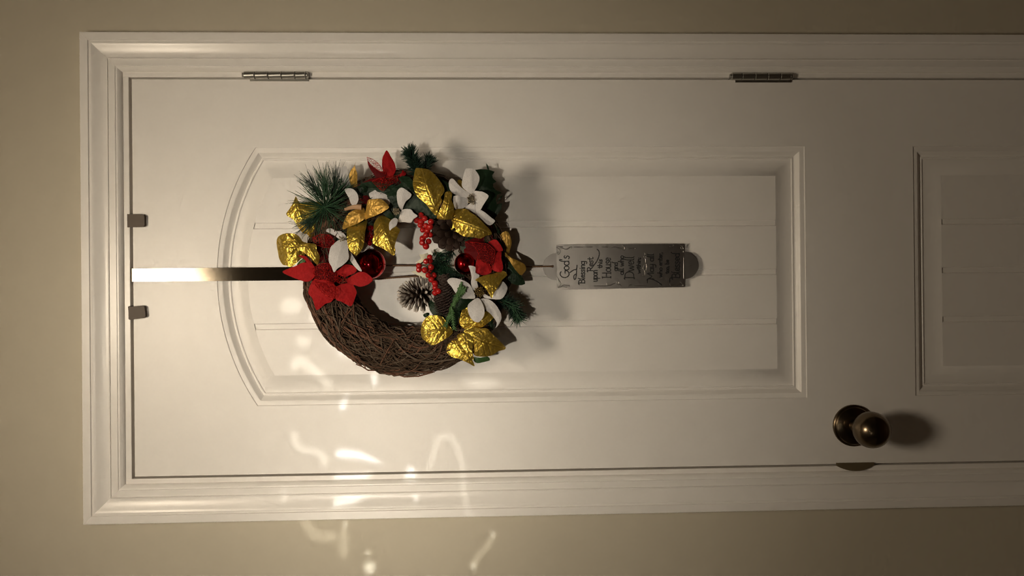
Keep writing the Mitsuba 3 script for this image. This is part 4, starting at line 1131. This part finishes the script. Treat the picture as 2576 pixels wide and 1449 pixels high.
cone('open dark brown pine cone under the long gold leaf', at(*q4(800, 120), .060), [.03, -.95, -.28], .044, .020, 42, .0245, .0078, .0009, (108, 42), (.034, .018, .012), (.007, .004, .003), frost=.03)
cone('open pine cone with frosted white scale tips in the ring opening', at(*q4(590, 850), .062), [-.12, -.42, .90], .040, .018, 96, .0235, .0032, .0018, (98, 16), (.17, .120, .095), (.024, .014, .010), frost=1.0)
cone('closed reddish brown pine cone next to the frosted one', at(*q4(752, 1150), .076), [.97, -.10, -.02], .064, .026, 270, .0095, .0046, .0009, (66, 32), (.040, .015, .010), (.010, .004, .003), frost=.14, prof=lambda t: math.sin(math.pi * (.20 + .68 * t)) ** .6)


# --- needles
def sprig(label, stem, n, length, spread, rad, m, tip_dir=None, key='wreath__needle_sprig', bend=.0, flat=.5, seed=1, mix=None, start=.1):
    """Needles all along a stem (world points), leaning towards its tip by spread degrees."""
    k = num(key)
    labels[k] = {'label': label}
    g = np.random.default_rng(seed)
    p = spline(stem, 8)
    add(f'{k}__stem', tube(p, np.linspace(.0013, .0006, len(p)), 6), 'bark', smooth=True, label='thin brown stem')
    t = np.gradient(p, axis=0); t /= np.linalg.norm(t, axis=1, keepdims=True)
    parts = []
    for i in range(n):
        s = g.uniform(start, 1)
        q = p[min(int(s * len(p)), len(p) - 1)]
        d = t[min(int(s * len(p)), len(p) - 1)]
        r = g.normal(size=3); r -= d * (r @ d); r /= np.linalg.norm(r)
        a = math.radians(g.uniform(*spread))
        dirn = d * math.cos(a) + r * math.sin(a)
        if dirn[1] > .35:
            dirn[1] = .35 - .2 * g.random()
        L = length * g.uniform(.65, 1.1)
        mid = q + dirn * L * .55 + g.normal(size=3) * L * .02
        end = q + dirn * L + np.array([0, 0, -bend * L]) + g.normal(size=3) * L * .05
        parts.append(tube([q, mid, end], [rad, rad, rad * .35], 4, caps=False))
    add(f'{k}__needles', merge(parts), m, smooth=True, kind='stuff', label='green needles')


c0 = at(*q1(790, 890), .062)
sprig('big dark green pine needle sprig at the top of the wreath', [c0, c0 + (at(*q1(752, 872), .092) - c0) * .5, at(*q1(748, 872), .094)], 190, .052, (35, 100), .00042, 'needle_green', seed=3)
for j, (x1, y1) in enumerate(((640, 640), (760, 600), (880, 610), (950, 690), (600, 1040))):
    c1 = at(*q1(840, 880), .060)
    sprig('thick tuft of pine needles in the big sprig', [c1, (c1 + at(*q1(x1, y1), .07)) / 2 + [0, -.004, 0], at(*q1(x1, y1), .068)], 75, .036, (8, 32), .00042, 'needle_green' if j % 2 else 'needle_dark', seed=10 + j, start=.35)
sprig('short dark green sprig sticking out towards the hinges', [at(*q2(450, 520), .062), at(*q2(420, 380), .066), at(*q2(345, 215), .070)], 560, .0165, (30, 75), .0006, 'needle_dark', seed=21)
sprig('short dark green sprig tip above the large gold leaf', [at(*q2(470, 480), .058), at(*q2(540, 370), .060), at(*q2(570, 320), .060)], 200, .0155, (20, 60), .0006, 'needle_dark', seed=22)
sprig('dark green needle sprig at the lower knob side of the wreath', [at(*q4(1330, 950), .064), at(*q4(1530, 970), .066), at(*q4(1640, 1110), .064)], 520, .017, (25, 65), .0006, 'needle_dark', seed=23, bend=.0)
sprig('green needles of the sprig tip at the lower knob side', [at(*q4(1440, 960), .070), at(*q4(1600, 1020), .072), at(*q4(1650, 1150), .070)], 150, .0175, (15, 55), .00055, 'needle_green', seed=24)
for j, (a, b) in enumerate((((640, 330), (760, 560)), ((880, 330), (700, 520)), ((620, 470), (800, 640)), ((1020, 640), (740, 600)), ((960, 620), (760, 760)), ((720, 740), (640, 560)))):
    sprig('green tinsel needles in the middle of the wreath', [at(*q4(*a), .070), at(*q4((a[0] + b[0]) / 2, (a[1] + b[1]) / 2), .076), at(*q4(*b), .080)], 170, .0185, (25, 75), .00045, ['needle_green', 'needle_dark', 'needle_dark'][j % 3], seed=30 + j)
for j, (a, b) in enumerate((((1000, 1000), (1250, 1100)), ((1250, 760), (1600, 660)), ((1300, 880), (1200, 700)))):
    sprig('added dark needles filling the shaded gaps between the flowers', [at(*q1(*a), .07), at(*q1((a[0] + b[0]) / 2, (a[1] + b[1]) / 2), .076), at(*q1(*b), .076)], 120, .020, (25, 75), .0005, 'needle_dark', seed=50 + j)  # needles added to deepen the shade between flowers

# cedar sprig: flat green scale leaves
k = 'wreath__cedar_sprig'
labels[k] = {'label': 'bright green plastic cedar sprig in front of the lower white poinsettia'}
for j, line in enumerate(([(1000, 770), (960, 860), (900, 940), (855, 1040), (830, 1130), (775, 1260)], [(850, 1020), (860, 1130), (880, 1300)], [(975, 720), (955, 800), (930, 870)], [(1030, 790), (980, 840), (920, 890)])):
    p = spline([at(*q4(*q), .100 + .004 * (j % 2)) for q in line], 6)
    parts = [tube(p, np.linspace(.0016, .0007, len(p)) * np.array([1]), 6)]
    for i in range(2, len(p) - 1):
        tdir = p[i] - p[i - 1]; tdir /= np.linalg.norm(tdir)
        side = np.cross(tdir, [0, 1, 0]); side /= np.linalg.norm(side)
        for sg in (-1, 1):
            L = .0055 * rng.uniform(.6, 1.2)
            e = p[i] + (tdir * .8 + sg * side * .7 + np.array([0, rng.normal() * .2, 0])) * L
            parts.append(tube([p[i], (p[i] + e) / 2 + tdir * .0004, e], [.0010, .0009, .0004], 5))
    add(num(f'{k}__frond'), merge(parts), 'cedar_green', smooth=True)

# small scroll of bark between gold leaves
p = spline([at(*q1(x, y), .096) for x, y in ((1000, 905), (1060, 885), (1130, 872), (1205, 875))], 6)
add('wreath__bark_scroll', tube(p, .0042 * np.r_[np.linspace(.5, 1, len(p))], 10), 'tan_wood', smooth=40, label='small tan scroll of bark between gold leaves')
